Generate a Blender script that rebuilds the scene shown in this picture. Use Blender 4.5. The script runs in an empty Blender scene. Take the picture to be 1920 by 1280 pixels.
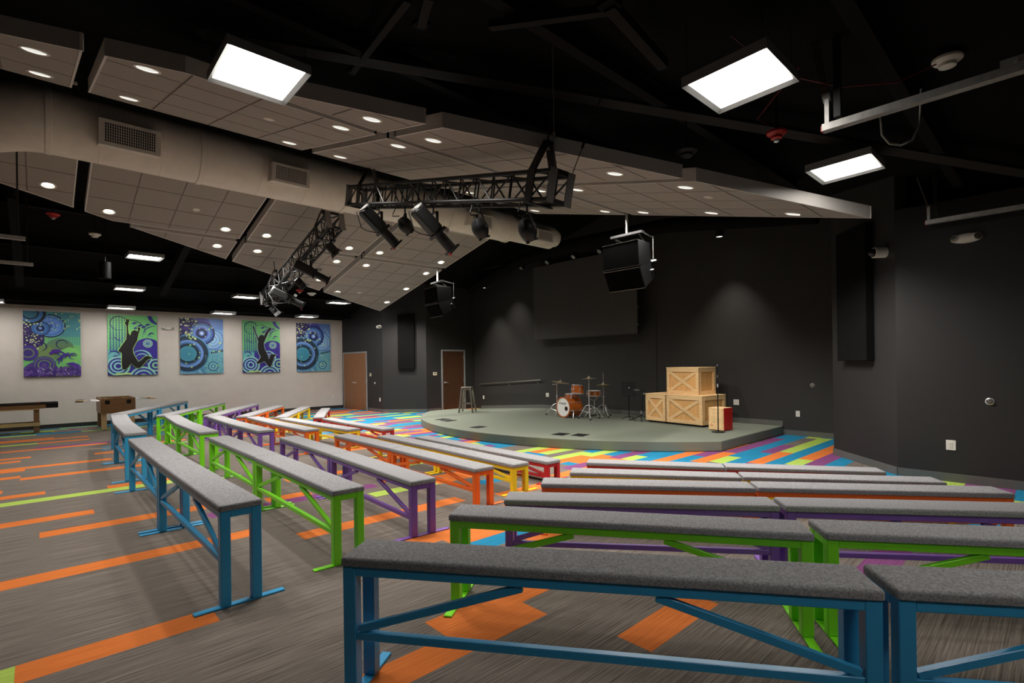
import bpy, bmesh, math, random
from math import sin, cos, pi, radians as rad, sqrt, atan2
from mathutils import Vector, Matrix
from mathutils.geometry import tessellate_polygon
random.seed(7)
SC = bpy.context.scene
COL = SC.collection

# ------------------------------------------------------------------ camera, world, exposure
AL = rad(42.80); ROLL = 0.0135
F_ = Vector((sin(AL), cos(AL), 0)); R_ = Vector((cos(AL), -sin(AL), 0)); U_ = Vector((0, 0, 1))
cx = R_*cos(ROLL) - U_*sin(ROLL); cy = U_*cos(ROLL) + R_*sin(ROLL); cz = -F_
cd = bpy.data.cameras.new('camera'); cam = bpy.data.objects.new('camera', cd); COL.objects.link(cam)
cam.matrix_world = Matrix(((cx.x, cy.x, cz.x, 0), (cx.y, cy.y, cz.y, 0), (cx.z, cy.z, cz.z, 1.62), (0, 0, 0, 1)))
cd.sensor_fit = 'HORIZONTAL'; cd.sensor_width = 36; cd.lens = 36*958.7/1920
cd.shift_y = 42.5/1920; cd.clip_start = 0.05; cd.clip_end = 200
SC.camera = cam
w = bpy.data.worlds.new('world'); SC.world = w; w.use_nodes = True
w.node_tree.nodes['Background'].inputs[0].default_value = (0.01, 0.01, 0.01, 1)
w.node_tree.nodes['Background'].inputs[1].default_value = 0.0
SC.view_settings.view_transform = 'Standard'; SC.view_settings.look = 'None'
SC.view_settings.gamma = 1.0; SC.view_settings.exposure = 0.0; SC.view_settings.use_curve_mapping = False
SC.cycles.use_denoising = True
SC.cycles.max_bounces = 6; SC.cycles.diffuse_bounces = 4; SC.cycles.sample_clamp_indirect = 4.0
DOWN_N, DOWN_F, DOWN_S = 125.0, 265.0, 300.0      # watts of one recessed downlight: camera side, art wall side, stage edge
TROFF_N, TROFF_F, TROFF_B = 9.0, 25.0, 46.0       # radiance of a ceiling light panel: camera side (dimmed), art wall side, unseen row added behind the camera as fill

# ------------------------------------------------------------------ materials
def lin(c):
    return tuple(((v/255)/12.92 if v/255 <= .04045 else ((v/255+.055)/1.055)**2.4) for v in c)
MATS = {}
def _base(name):
    m = bpy.data.materials.new(name); m.use_nodes = True
    nt = m.node_tree; return m, nt, nt.nodes['Principled BSDF']
def N(nt, t, **k):
    n = nt.nodes.new(t)
    for a, b in k.items(): setattr(n, a, b)
    return n
def mat(name, rgb, rough=.6, metal=0.0, var=.08, scale=6.0, kind='plain', spec=.5, emit=None, bump=0.0):
    if name in MATS: return MATS[name]
    m, nt, p = _base(name); L = nt.links
    c = lin(rgb)
    p.inputs['Roughness'].default_value = rough; p.inputs['Metallic'].default_value = metal
    p.inputs['Specular IOR Level'].default_value = spec
    tc = N(nt, 'ShaderNodeTexCoord'); mp = N(nt, 'ShaderNodeMapping')
    nz = N(nt, 'ShaderNodeTexNoise'); rp = N(nt, 'ShaderNodeValToRGB')
    src = tc.outputs['Object']
    nz.inputs['Detail'].default_value = 4; nz.inputs['Scale'].default_value = scale
    if kind == 'wood':
        mp.inputs['Scale'].default_value = (1, 9, 9); nz.inputs['Distortion'].default_value = .8
    elif kind == 'woodz':
        mp.inputs['Scale'].default_value = (9, 9, 1); nz.inputs['Distortion'].default_value = .8
    elif kind == 'plank':
        g = N(nt, 'ShaderNodeNewGeometry'); src = g.outputs['Position']
        mp.inputs['Scale'].default_value = (1.8, 105, 1); nz.inputs['Detail'].default_value = 6; nz.inputs['Roughness'].default_value = .72
    elif kind == 'felt':
        nz.inputs['Detail'].default_value = 5; nz.inputs['Roughness'].default_value = .8
    L.new(src, mp.inputs['Vector']); L.new(mp.outputs['Vector'], nz.inputs['Vector'])
    e = rp.color_ramp.elements
    lo, hi = (.36, .64) if kind in ('plank', 'felt') else (.3, .7)
    e[0].position = lo; e[1].position = hi
    e[0].color = tuple(max(0, v*(1-var)) for v in c)+(1,); e[1].color = tuple(min(1, v*(1+var)) for v in c)+(1,)
    L.new(nz.outputs['Fac'], rp.inputs['Fac']); L.new(rp.outputs['Color'], p.inputs['Base Color'])
    if bump:
        b = N(nt, 'ShaderNodeBump'); b.inputs['Strength'].default_value = bump; b.inputs['Distance'].default_value = .004
        L.new(nz.outputs['Fac'], b.inputs['Height']); L.new(b.outputs['Normal'], p.inputs['Normal'])
    if emit:
        p.inputs['Emission Color'].default_value = tuple(lin(emit[0]))+(1,); p.inputs['Emission Strength'].default_value = emit[1]
    MATS[name] = m; return m
def mat_attr(name, rough=.5):
    if name in MATS: return MATS[name]
    m, nt, p = _base(name); a = N(nt, 'ShaderNodeVertexColor'); a.layer_name = 'print'
    nt.links.new(a.outputs['Color'], p.inputs['Base Color']); p.inputs['Roughness'].default_value = rough
    MATS[name] = m; return m

M_blk = mat('black_paint', (14, 13, 13), .6, spec=.3)
M_void = mat('ceiling_black', (11, 10, 10), .9, spec=.1, var=.25, scale=2)
M_steel_blk = mat('black_steel', (19, 18, 18), .45, var=.1)
M_wall = mat('charcoal_wall', (34, 32, 32), .62, var=.05, scale=3)
M_wall_dk = mat('black_wall', (43, 41, 39), .6, var=.05, scale=3)
M_art_wall = mat('warm_grey_wall', (212, 205, 197), .7, var=.03, scale=3)
M_base = mat('grey_baseboard', (92, 92, 88), .45, var=.05)
M_base_dk = mat('dark_baseboard', (44, 42, 40), .5, var=.05)
M_door = mat('door_wood', (136, 92, 56), .45, var=.14, scale=3, kind='woodz')
M_door2 = mat('dark_door_wood', (72, 44, 26), .45, var=.14, scale=3, kind='woodz')
M_frame = mat('grey_door_frame', (140, 140, 138), .4)
M_tile = mat('ceiling_tile', (160, 152, 143), .8, var=.04, scale=40)
M_grid = mat('ceiling_grid', (128, 118, 108), .6)
M_fascia = mat('cloud_fascia', (214, 208, 202), .5, var=.03)
M_duct = mat('duct_paint', (238, 230, 218), .55, var=.05, scale=5)
M_reg = mat('register_white', (214, 208, 198), .5)
M_white = mat('white_plastic', (226, 222, 212), .4, var=.03)
M_chrome = mat('chrome', (226, 226, 226), .22, metal=.6, var=.03)
M_galv = mat('galvanised_steel', (186, 184, 180), .42, metal=.55, var=.15, scale=20)
M_stage = mat('stage_carpet', (114, 119, 106), .95, var=.1, scale=120, kind='felt', spec=.1, bump=.3)
M_felt = mat('grey_felt', (134, 133, 134), .95, var=.42, scale=95, kind='felt', spec=.05, bump=.5)
M_pine = mat('pine_wood', (238, 200, 146), .55, var=.12, scale=3, kind='wood')
M_pine2 = mat('pine_wood_dark', (224, 172, 108), .55, var=.14, scale=3, kind='woodz')
M_oak = mat('brown_veneer', (132, 96, 60), .45, var=.12, scale=3, kind='wood')
M_maple = mat('pale_veneer', (196, 166, 120), .5, var=.1, scale=3, kind='wood')
M_red = mat('red_paint', (176, 24, 22), .4)
M_drum = mat('drum_shell', (176, 92, 34), .25, var=.14, scale=4)
M_head = mat('drum_head', (242, 242, 238), .5, var=.02)
M_brass = mat('cymbal_bronze', (206, 188, 148), .3, metal=.6)
M_gun = mat('gunmetal', (150, 146, 138), .35, metal=.9, var=.15)
M_lens = mat('lamp_lens', (240, 240, 238), .3, emit=((255, 250, 240), 9.0))
M_troff = mat('light_panel_near', (240, 240, 238), .3, emit=((255, 250, 243), TROFF_N))
M_troff3 = mat('added_fill_panel', (240, 240, 238), .3, emit=((255, 250, 243), TROFF_B))
M_troff2 = mat('light_panel_far', (240, 240, 238), .3, emit=((255, 250, 243), TROFF_F))
M_pend = mat('pendant_lens', (240, 240, 238), .3, emit=((255, 246, 232), 5.0))
M_cable = mat('black_cable', (22, 22, 22), .5)
M_wire = mat('grey_cable', (150, 150, 150), .5)
M_redcab = mat('red_cable', (110, 18, 16), .5)
CARP = {'g': mat('carpet_grey', (104, 96, 89), .95, var=.5, scale=1, kind='plank', spec=.05, bump=.35),
        'o': mat('carpet_orange', (192, 106, 52), .95, var=.22, scale=1, kind='plank', spec=.05, bump=.35),
        'b': mat('carpet_blue', (36, 116, 150), .95, var=.25, scale=1, kind='plank', spec=.05, bump=.35),
        'l': mat('carpet_lime', (152, 176, 80), .95, var=.18, scale=1, kind='plank', spec=.05, bump=.35),
        'p': mat('carpet_purple', (116, 66, 108), .95, var=.25, scale=1, kind='plank', spec=.05, bump=.35)}
PAINT = [mat('blue_enamel', (48, 150, 200), .34, var=.04), mat('green_enamel', (126, 220, 36), .34, var=.04),
         mat('purple_enamel', (118, 78, 164), .32, var=.04), mat('orange_enamel', (232, 104, 30), .32, var=.04),
         mat('yellow_enamel', (236, 200, 22), .32, var=.04), mat('red_enamel', (178, 30, 34), .32, var=.04)]

# ------------------------------------------------------------------ mesh building
def fr(p0, p1, up=(0, 0, 1)):
    d = (Vector(p1)-Vector(p0)); l = d.length; d = d/l; u = Vector(up)
    if abs(d.dot(u)) > .98: u = Vector((1, 0, 0)) if abs(d.x) < .9 else Vector((0, 1, 0))
    s = u.cross(d).normalized(); u = d.cross(s)
    return d, s, u, l
class MB:
    def __init__(s, top=None): s.v = []; s.f = []; s.c = []; s.col = None; s.top = top
    def add(s, vs, fs):
        o = len(s.v); s.v += [tuple(v) for v in vs]
        for f in fs: s.f.append([i+o for i in f]); s.c.append(s.col)
        return s
    BF = [(0, 3, 2, 1), (4, 5, 6, 7), (0, 1, 5, 4), (1, 2, 6, 5), (2, 3, 7, 6), (3, 0, 4, 7)]
    def box(s, x0, y0, z0, x1, y1, z1):
        return s.add([(x0, y0, z0), (x1, y0, z0), (x1, y1, z0), (x0, y1, z0), (x0, y0, z1), (x1, y0, z1), (x1, y1, z1), (x0, y1, z1)], MB.BF)
    def cbox(s, c, sz):
        return s.box(c[0]-sz[0]/2, c[1]-sz[1]/2, c[2]-sz[2]/2, c[0]+sz[0]/2, c[1]+sz[1]/2, c[2]+sz[2]/2)
    def bar(s, p0, p1, w, h, up=(0, 0, 1)):      # oriented box, w sideways, h along up
        d, sd, u, l = fr(p0, p1, up); p0 = Vector(p0); p1 = Vector(p1)
        q = [(-1, -1), (1, -1), (1, 1), (-1, 1)]
        vs = [p+sd*a*w/2+u*b*h/2 for p in (p0, p1) for a, b in q]
        return s.add(vs, MB.BF)
    def cyl(s, p0, p1, r0, r1=None, n=12, caps=True, up=(0, 0, 1)):
        r1 = r0 if r1 is None else r1
        d, sd, u, l = fr(p0, p1, up); p0 = Vector(p0); p1 = Vector(p1)
        vs = [p+(sd*cos(2*pi*i/n)+u*sin(2*pi*i/n))*r for p, r in ((p0, r0), (p1, r1)) for i in range(n)]
        fs = [(i, (i+1) % n, n+(i+1) % n, n+i) for i in range(n)]
        if caps: fs += [tuple(range(n-1, -1, -1)), tuple(range(n, 2*n))]
        return s.add(vs, fs)
    def tube(s, pts, r, n=8):
        pts = [Vector(p) for p in pts]; vs = []; m = len(pts); pu = None
        for i, p in enumerate(pts):
            d = (pts[min(i+1, m-1)]-pts[max(i-1, 0)]).normalized()
            if pu is None:
                pu = Vector((0, 0, 1)) if abs(d.z) < .9 else Vector((1, 0, 0))
            sd = pu.cross(d).normalized(); u = d.cross(sd).normalized(); pu = u
            rr = r[i] if isinstance(r, (list, tuple)) else r
            vs += [p+(sd*cos(2*pi*k/n)+u*sin(2*pi*k/n))*rr for k in range(n)]
        fs = [(i*n+k, i*n+(k+1) % n, (i+1)*n+(k+1) % n, (i+1)*n+k) for i in range(m-1) for k in range(n)]
        fs += [tuple(range(n-1, -1, -1)), tuple(range((m-1)*n, m*n))]
        return s.add(vs, fs)
    def lathe(s, prof, n=24, o=(0, 0, 0), ax=(0, 0, 1)):
        d = Vector(ax).normalized(); _, sd, u, _ = fr((0, 0, 0), d); o = Vector(o)
        vs = [o+d*z+(sd*cos(2*pi*k/n)+u*sin(2*pi*k/n))*r for r, z in prof for k in range(n)]
        fs = [(i*n+k, i*n+(k+1) % n, (i+1)*n+(k+1) % n, (i+1)*n+k) for i in range(len(prof)-1) for k in range(n)]
        return s.add(vs, fs)
    def prism(s, poly, z0, z1):
        n = len(poly)
        f0 = (lambda x, y: z0) if not callable(z0) else z0; f1 = (lambda x, y: z1) if not callable(z1) else z1
        vs = [(x, y, f0(x, y)) for x, y in poly]+[(x, y, f1(x, y)) for x, y in poly]
        fs = [tuple(range(n-1, -1, -1)), tuple(range(n, 2*n))]+[(i, (i+1) % n, n+(i+1) % n, n+i) for i in range(n)]
        return s.add(vs, fs)
    def prism_holes(s, poly, holes, z0, z1):
        if not holes: return s.prism(poly, z0, z1)
        loops = [[Vector((x, y, 0)) for x, y in l] for l in [poly]+holes]
        tris = tessellate_polygon(loops); pts = [p for l in [poly]+holes for p in l]; n = len(pts)
        f0 = (lambda x, y: z0) if not callable(z0) else z0; f1 = (lambda x, y: z1) if not callable(z1) else z1
        vs = [(x, y, f0(x, y)) for x, y in pts]+[(x, y, f1(x, y)) for x, y in pts]
        fs = [tuple(t) for t in tris]+[tuple(i+n for i in t[::-1]) for t in tris]; o = 0
        for l in [poly]+holes:
            m = len(l); fs += [(o+i, o+(i+1) % m, n+o+(i+1) % m, n+o+i) for i in range(m)]; o += m
        return s.add(vs, fs)
    def mesh(s, name, smooth=False, bevel=0.0, seg=1):
        me = bpy.data.meshes.new(name); me.from_pydata(s.v, [], s.f); me.update()
        if bevel or smooth is not None:
            b = bmesh.new(); b.from_mesh(me)
            bmesh.ops.recalc_face_normals(b, faces=b.faces)
            if bevel:
                ed = [e for e in b.edges if len(e.link_faces) == 2 and e.calc_face_angle(0) > .6 and (not s.top or max(e.verts[0].co.z, e.verts[1].co.z) > s.top)]
                bmesh.ops.bevel(b, geom=ed, offset=bevel, segments=seg, profile=.5, affect='EDGES', clamp_overlap=True)
            b.to_mesh(me); b.free()
        if any(c is not None for c in s.c) and not bevel:
            ca = me.color_attributes.new('print', 'FLOAT_COLOR', 'CORNER')
            for p, c in zip(me.polygons, s.c):
                for li in p.loop_indices: ca.data[li].color = lin(c)+(1,)
        if smooth:
            for p in me.polygons: p.use_smooth = True
            try: me.set_sharp_from_angle(angle=rad(40))
            except Exception: pass
        return me
    def build(s, name, m, parent=None, smooth=False, bevel=0.0, seg=1):
        me = s.mesh(name, smooth, bevel, seg); me.materials.append(m)
        return link(name, me, parent)
def link(name, me, parent=None):
    o = bpy.data.objects.new(name, me); COL.objects.link(o)
    if parent: o.parent = parent
    return o
def tag(o, label=None, cat=None, group=None, kind=None):
    if label: o['label'] = label
    if cat: o['category'] = cat
    if group: o['group'] = group
    if kind: o['kind'] = kind
    return o
def thing(name, label, cat, loc=(0, 0, 0), rz=0.0, group=None):
    o = bpy.data.objects.new(name, None); COL.objects.link(o); o.location = loc; o.rotation_euler = (0, 0, rz)
    o.empty_display_size = .1
    return tag(o, label, cat, group)
def copy_tree(o, parent=None):
    c = o.copy(); COL.objects.link(c); c.parent = parent
    for ch in list(o.children): copy_tree(ch, c)
    return c
def struct(name, mb, m, parent=None, **k):
    o = mb.build(name, m, parent, **k)
    if parent is None: o['kind'] = 'structure'
    return o
ORD = ['first', 'second', 'third', 'fourth', 'fifth', 'sixth', 'seventh', 'eighth', 'ninth', 'tenth']

# ------------------------------------------------------------------ room shell
XR, XB, YA = 8.78, 11.97, 19.30          # long wall, stage back wall, art wall
def roof(x, y): return 3.80+.235*(y if y < 8.85 else 17.7-y)
def wall(name, p0, p1, m, t=.16, ztop=None, z0=0.0):   # inner face p0->p1, room on the left of p0->p1
    a = Vector((p0[0], p0[1])); b = Vector((p1[0], p1[1])); d = (b-a).normalized(); n = Vector((d.y, -d.x))*t
    pts = [a, b, b+n, a+n]
    if min(a.y, b.y) < 8.84 and max(a.y, b.y) > 8.86:
        k = (8.85-a.y)/(b.y-a.y); mid = a+(b-a)*k; pts = [a, mid, b, b+n, mid+n, a+n]
    mb = MB().prism([tuple(q) for q in pts], z0, (lambda x, y: roof(x, y)+.04) if ztop is None else ztop)
    return struct(name, mb, m)
wall('wall_left', (XR, YA), (-4, YA), M_art_wall)
wall('wall_door', (XR, 16.1), (XR, YA), M_wall)
wall('wall_chamfer_left', (9.85, 15.0), (XR, 16.1), M_wall)
wall('wall_side_left', (XB, 15.0), (9.85, 15.0), M_wall_dk)
wall('wall_back', (XB, 2.69), (XB, 15.0), M_wall_dk)
wall('wall_side_right', (9.97, 2.69), (XB, 2.69), M_wall_dk)
wall('wall_chamfer_right', (XR, 1.59), (9.97, 2.69), M_wall)
wall('wall_right', (XR, -2.4), (XR, 1.59), M_wall, ztop=3.69)
wall('wall_upper_right', (XR+.30, -2.4), (XR+.30, 1.72), M_void, z0=3.55)
wall('wall_near', (-4, -2.4), (XR+.2, -2.4), M_wall)
wall('wall_far_end', (-4, YA), (-4, -2.4), M_wall)
for nm, ya, yb in (('ceiling', -2.6, 8.85), ('ceiling_far', 8.85, YA+.2)):
    struct(nm, MB().prism([(-4.2, ya), (12.3, ya), (12.3, yb), (-4.2, yb)], roof, lambda x, y: roof(x, y)+.1), M_void)
# shallow panel of darker wall under the screen
struct('trim_1', MB().box(XB-.012, 7.3, .30, XB, 11.0, 2.9), M_wall_dk)
# baseboards
def base(name, p0, p1, m=M_base, z0=0.0, h=.11, z1=None):
    z1 = z0 if z1 is None else z1
    a = Vector(p0); b = Vector(p1); d = (b-a).normalized(); n = Vector((-d.y, d.x))*.014
    vs = []
    for q, z in ((a, z0), (b, z1)):
        for o in (Vector((0, 0)), n): vs += [(q.x+o.x, q.y+o.y, z), (q.x+o.x, q.y+o.y, z+h)]
    mb = MB().add(vs, [(0, 1, 3, 2), (4, 6, 7, 5), (0, 4, 5, 1), (2, 3, 7, 6), (1, 5, 7, 3), (0, 2, 6, 4)])
    return struct(name, mb, m)
base('baseboard_left', (XR, YA), (-4, YA), M_base_dk)
base('baseboard_door_far', (XR, 19.24), (XR, YA-.015), M_base_dk)
base('baseboard_door_near', (XR, 16.1), (XR, 17.19))
base('baseboard_chamfer_left', (9.85, 15.0), (XR, 16.1))
base('baseboard_side_left', (10.43, 15.0), (9.86, 15.0))
base('baseboard_back_right', (XB, 2.71), (XB, 4.2))
base('baseboard_stage', (XB, 4.2), (XB, 11.5), z0=.19)
base('baseboard_ramp', (XB, 11.5), (XB, 14.6), z0=.19, z1=0.0)
base('baseboard_side_right', (9.97, 2.69), (XB, 2.69))
base('baseboard_chamfer_right', (XR, 1.59), (9.97, 2.69))
base('baseboard_right', (XR, -2.4), (XR, 1.59))
base('baseboard_near', (-4, -2.4), (XR, -2.4))

# ------------------------------------------------------------------ carpet of planks
def xmax(y):
    if y < 1.59: return XR
    if y < 2.69: return XR+(y-1.59)*(1.19/1.10)
    if y < 4.25: return XB
    if y < 13.5: return 12.92-sqrt(max(0, 6.1**2-(y-8.87)**2))+.12
    if y < 15.0: return XB
    if y < 16.1: return 9.85-(y-15.0)*(1.07/1.1)
    return XR
PY0, PW = 2.287, .2345
TR = [('o', 22, -.6, .45), ('o', 19, -.01, 1.6), ('l', 27, -.7, 1.41), ('o', 28, .68, 1.44), ('o', 29, -.7, .05), ('o', 35, -.22, 1.3), ('o', 36, -.9, -.22),
 ('o', 39, -1, -.18), ('o', 40, .14, .96), ('o', 44, .77, 1.3), ('o', 46, -1, -.12), ('o', 51, -1, 1.09), ('p', 52, -.07, 1.37), ('l', 56, -1.2, -.03),
 ('o', 56, -.03, .86), ('o', 59, -1.1, .87), ('p', 62, -1.2, -.59), ('l', 65, -1.2, -.06), ('o', 13, -1.4, 1.54), ('o', 6, -.11, .84), ('l', 6, -.8, -.11),
 ('o', 1, 1.77, 2.73), ('o', 0, 1.1, 2.4), ('o', -3, 2.5, 3.32), ('p', -6, 3.6, 5.5), ('p', 17, 1.35, 2.75), ('o', 18, 2.02, 2.55), ('o', 11, 1.82, 3.73),
 ('o', 6, 2.73, 3.6), ('l', 21, 4.4, 4.9), ('o', 16, 4.24, 4.9), ('b', 13, 4.4, 5.0), ('p', 17, 3.0, 3.35), ('p', 7, 9.0, 11.3), ('b', 7, 11.3, 11.97),
 ('b', 6, 8.65, 11.97), ('p', 5, 9.39, 10.47), ('g', 5, 10.47, 11.5), ('b', 5, 8.65, 9.39), ('o', 4, 8.3, 9.66), ('l', 4, 9.66, 11.9), ('b', 3, 8.4, 11.97),
 ('l', 2, 8.55, 9.16), ('o', 2, 9.16, 11.5), ('p', 1, 8.7, 10.2), ('b', 0, 8.9, 10.2), ('l', 19, 6.3, 7.3), ('o', 18, 6.62, 7.4), ('l', 15, 6.65, 7.32),
 ('o', 13, 6.39, 7.31), ('p', 12, 7.16, 8.2), ('l', 11, 7.19, 7.66), ('b', 10, 7.4, 8.6), ('o', 9, 7.66, 8.9), ('b', 8, 7.6, 8.31), ('p', 8, 8.31, 8.9),
 ('o', 7, 7.77, 9.0), ('l', 6, 7.96, 8.65), ('b', 5, 7.6, 8.65), ('o', -2, 8.0, 8.78), ('b', -4, 7.9, 8.78), ('b', -5, 7.6, 8.78), ('b', 66, 0.0, 4), ('b', 68, .3, 3.2), ('b', 70, -2, 5.5)]
seg_by_row = {}
for c, r, a, b in TR: seg_by_row.setdefault(r, []).append((a, b, c))
def dens(x, y):
    if y > 17.6: return .62
    if y < 3.0: return .9 if x > 6.7 else 0
    if x < 2.8 and y < 9: return 0
    if x > 5.75: return .86
    if x > 4.7: return .14
    if x > 2.8: return .13
    return .05
def pick(x, y, rnd):
    if rnd.random() > dens(x, y): return 'g'
    t = rnd.random()
    if dens(x, y) > .5: return 'b' if t < .42 else 'o' if t < .64 else 'l' if t < .84 else 'p'
    return 'o' if t < .68 else 'b' if t < .8 else 'l' if t < .9 else 'p'
planks = []; rnd = random.Random(11)
for r in range(-20, 73):
    y = PY0+r*PW; yc = y+PW/2; xm = max(xmax(y), xmax(y+PW))
    y1 = min(y+PW, YA); y0 = max(y, -2.4)
    if y1 <= y0: continue
    segs = sorted(seg_by_row.get(r, []))
    x = -4.0; cuts = []
    for a, b, c in segs:
        a = max(a, x); b = min(b, xm)
        if b-a < .05: continue
        if a > x+.01: cuts.append((x, a, None))
        cuts.append((a, b, c)); x = b
    if x < xm: cuts.append((x, xm, None))
    for a, b, c in cuts:
        if c:
            n = max(1, round((b-a)/.94)); e = [a+(b-a)*i/n for i in range(n+1)]
        else:
            e = [a]; q = a+rnd.uniform(.2, .94)
            while q < b-.12: e.append(q); q += .94
            e.append(b)
        for i in range(len(e)-1):
            cc = c or pick((e[i]+e[i+1])/2, yc, rnd)
            planks.append((cc, e[i], e[i+1], y0, y1))
floor_poly = [(-4, -2.4), (XR, -2.4), (XR, 1.59), (9.97, 2.69), (XB, 2.69), (XB, 15), (9.85, 15), (XR, 16.1), (XR, YA), (-4, YA)]
floor = struct('floor', MB().prism(floor_poly, -.12, -.007), mat('floor_slab', (70, 66, 62), .9))
tag(floor, 'plank carpet floor, grey with orange, blue, lime and purple strips')
def show(p):
    c, a, b, y0, y1 = p; X, Y = (a+b)/2, (y0+y1)/2
    dep = X*sin(AL)+Y*cos(AL); lat = X*cos(AL)-Y*sin(AL)
    if dep < .6 or abs(lat/dep) > 1.06: return 0
    return (b-a)*(y1-y0)/dep**3*1.6
colp = sorted([p for p in planks if p[0] != 'g'], key=show, reverse=True)
single = colp[:300]; rest = colp[300:]+[p for p in planks if p[0] == 'g']
for c, a, b, y0, y1 in single:
    hx, hy = (b-a)/2-.0002, (y1-y0)/2-.0002
    o = MB().box(-hx, -hy, -.006, hx, hy, 0).build('carpet_plank', CARP[c], floor); o.location = ((a+b)/2, (y0+y1)/2, 0)
mb = MB(); mi = []
for c, a, b, y0, y1 in rest:
    mb.box(a+.0002, y0+.0002, -.006, b-.0002, y1-.0002, 0); mi += ['goblp'.index(c)]*6
me = bpy.data.meshes.new('carpet_planks'); me.from_pydata(mb.v, [], mb.f)
for c in 'goblp': me.materials.append(CARP[c])
me.polygons.foreach_set('material_index', mi); me.update()
tag(link('carpet_field', me, floor), kind='stuff')

# ------------------------------------------------------------------ stage and ramp
st = thing('stage', 'low curved stage covered in grey green carpet', 'stage', (0, 0, 0))
ARC = []
for i in range(33):
    a = atan2(4.2-8.87, 9.0-12.92); b2 = -a
    a0 = atan2(-4.67, -3.92); a1 = atan2(4.68, -3.92)-2*pi
    t = a0+(a1-a0)*i/32; ARC.append((12.92+6.1*cos(t), 8.87+6.1*sin(t)))
XS = XB-.016
poly = [(XS, 4.2)]+ARC+[(10.1, 13.55), (10.36, 12.0), (11.5, 11.47), (XS, 11.45)]
MB().prism(poly, 0, .19).build('platform', M_stage, st, bevel=.018, seg=3)
rp = MB().add([(10.37, 12.0, .17), (11.51, 11.48, .19), (XS, 11.46, .19), (XS, 14.6, .004), (10.1, 14.6, .004), (10.12, 13.5, .07),
               (10.37, 12.0, 0), (11.51, 11.48, 0), (XS, 11.46, 0), (XS, 14.6, 0), (10.1, 14.6, 0), (10.12, 13.5, 0)],
              [(0, 1, 2, 3, 4, 5), (11, 10, 9, 8, 7, 6), (0, 6, 7, 1), (1, 7, 8, 2), (2, 8, 9, 3), (3, 9, 10, 4), (4, 10, 11, 5), (5, 11, 6, 0)])
rp.build('ramp', M_stage, st)

# ------------------------------------------------------------------ doors
def door(name, origin, along, out, width, h, leaves, m, label):
    # origin: lower corner on the wall face; along / out: unit vectors in plan
    d = tag(bpy.data.objects.new(name, None), label, kind='structure'); COL.objects.link(d)
    d.matrix_world = Matrix(((along[0], out[0], 0, origin[0]), (along[1], out[1], 0, origin[1]), (0, 0, 1, 0), (0, 0, 0, 1)))
    f = .055
    MB().box(0, 0, 0, f, .03, h).box(width-f, 0, 0, width, .03, h).box(f, 0, h-f, width-f, .03, h).build('door_frame', M_frame, d, bevel=.004)
    lw = (width-2*f)/leaves
    for i in range(leaves):
        x0 = f+i*lw
        lf = MB().box(x0+.004, 0, .01, x0+lw-.004, .016, h-f-.004).build('door_leaf', m, d, bevel=.002)
        hx = x0+lw-.08 if (i == 0 and leaves == 2) else x0+.08
        k = MB().lathe([(0, .02), (.032, .02), (.032, .028), (.012, .03), (.012, .06)], 12, (hx, 0, 1.0), (0, 1, 0))
        k.bar((hx, .058, 1.0), (hx+(-.11 if hx > x0+lw/2 else .11), .058, 1.0), .016, .02).build('handle', M_chrome, lf, smooth=True)
        for hz in (.25, 1.05, 1.9):
            ex = x0+lw-.01 if (i == 1 or leaves == 1) else x0+.004
            MB().box(ex-.012, .012, hz-.05, ex+.012, .032, hz+.05).build('hinge', M_frame, lf)
    return d
door('door_1', (XR, 19.2), (0, -1), (-1, 0), 1.95, 2.16, 2, M_door, 'pair of brown wood doors in grey metal frame beside the art wall')
door('door_2', (10.47, 15.0), (1, 0), (0, -1), 1.05, 2.17, 1, M_door2, 'dark brown single door in grey frame behind the bar stool')

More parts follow.
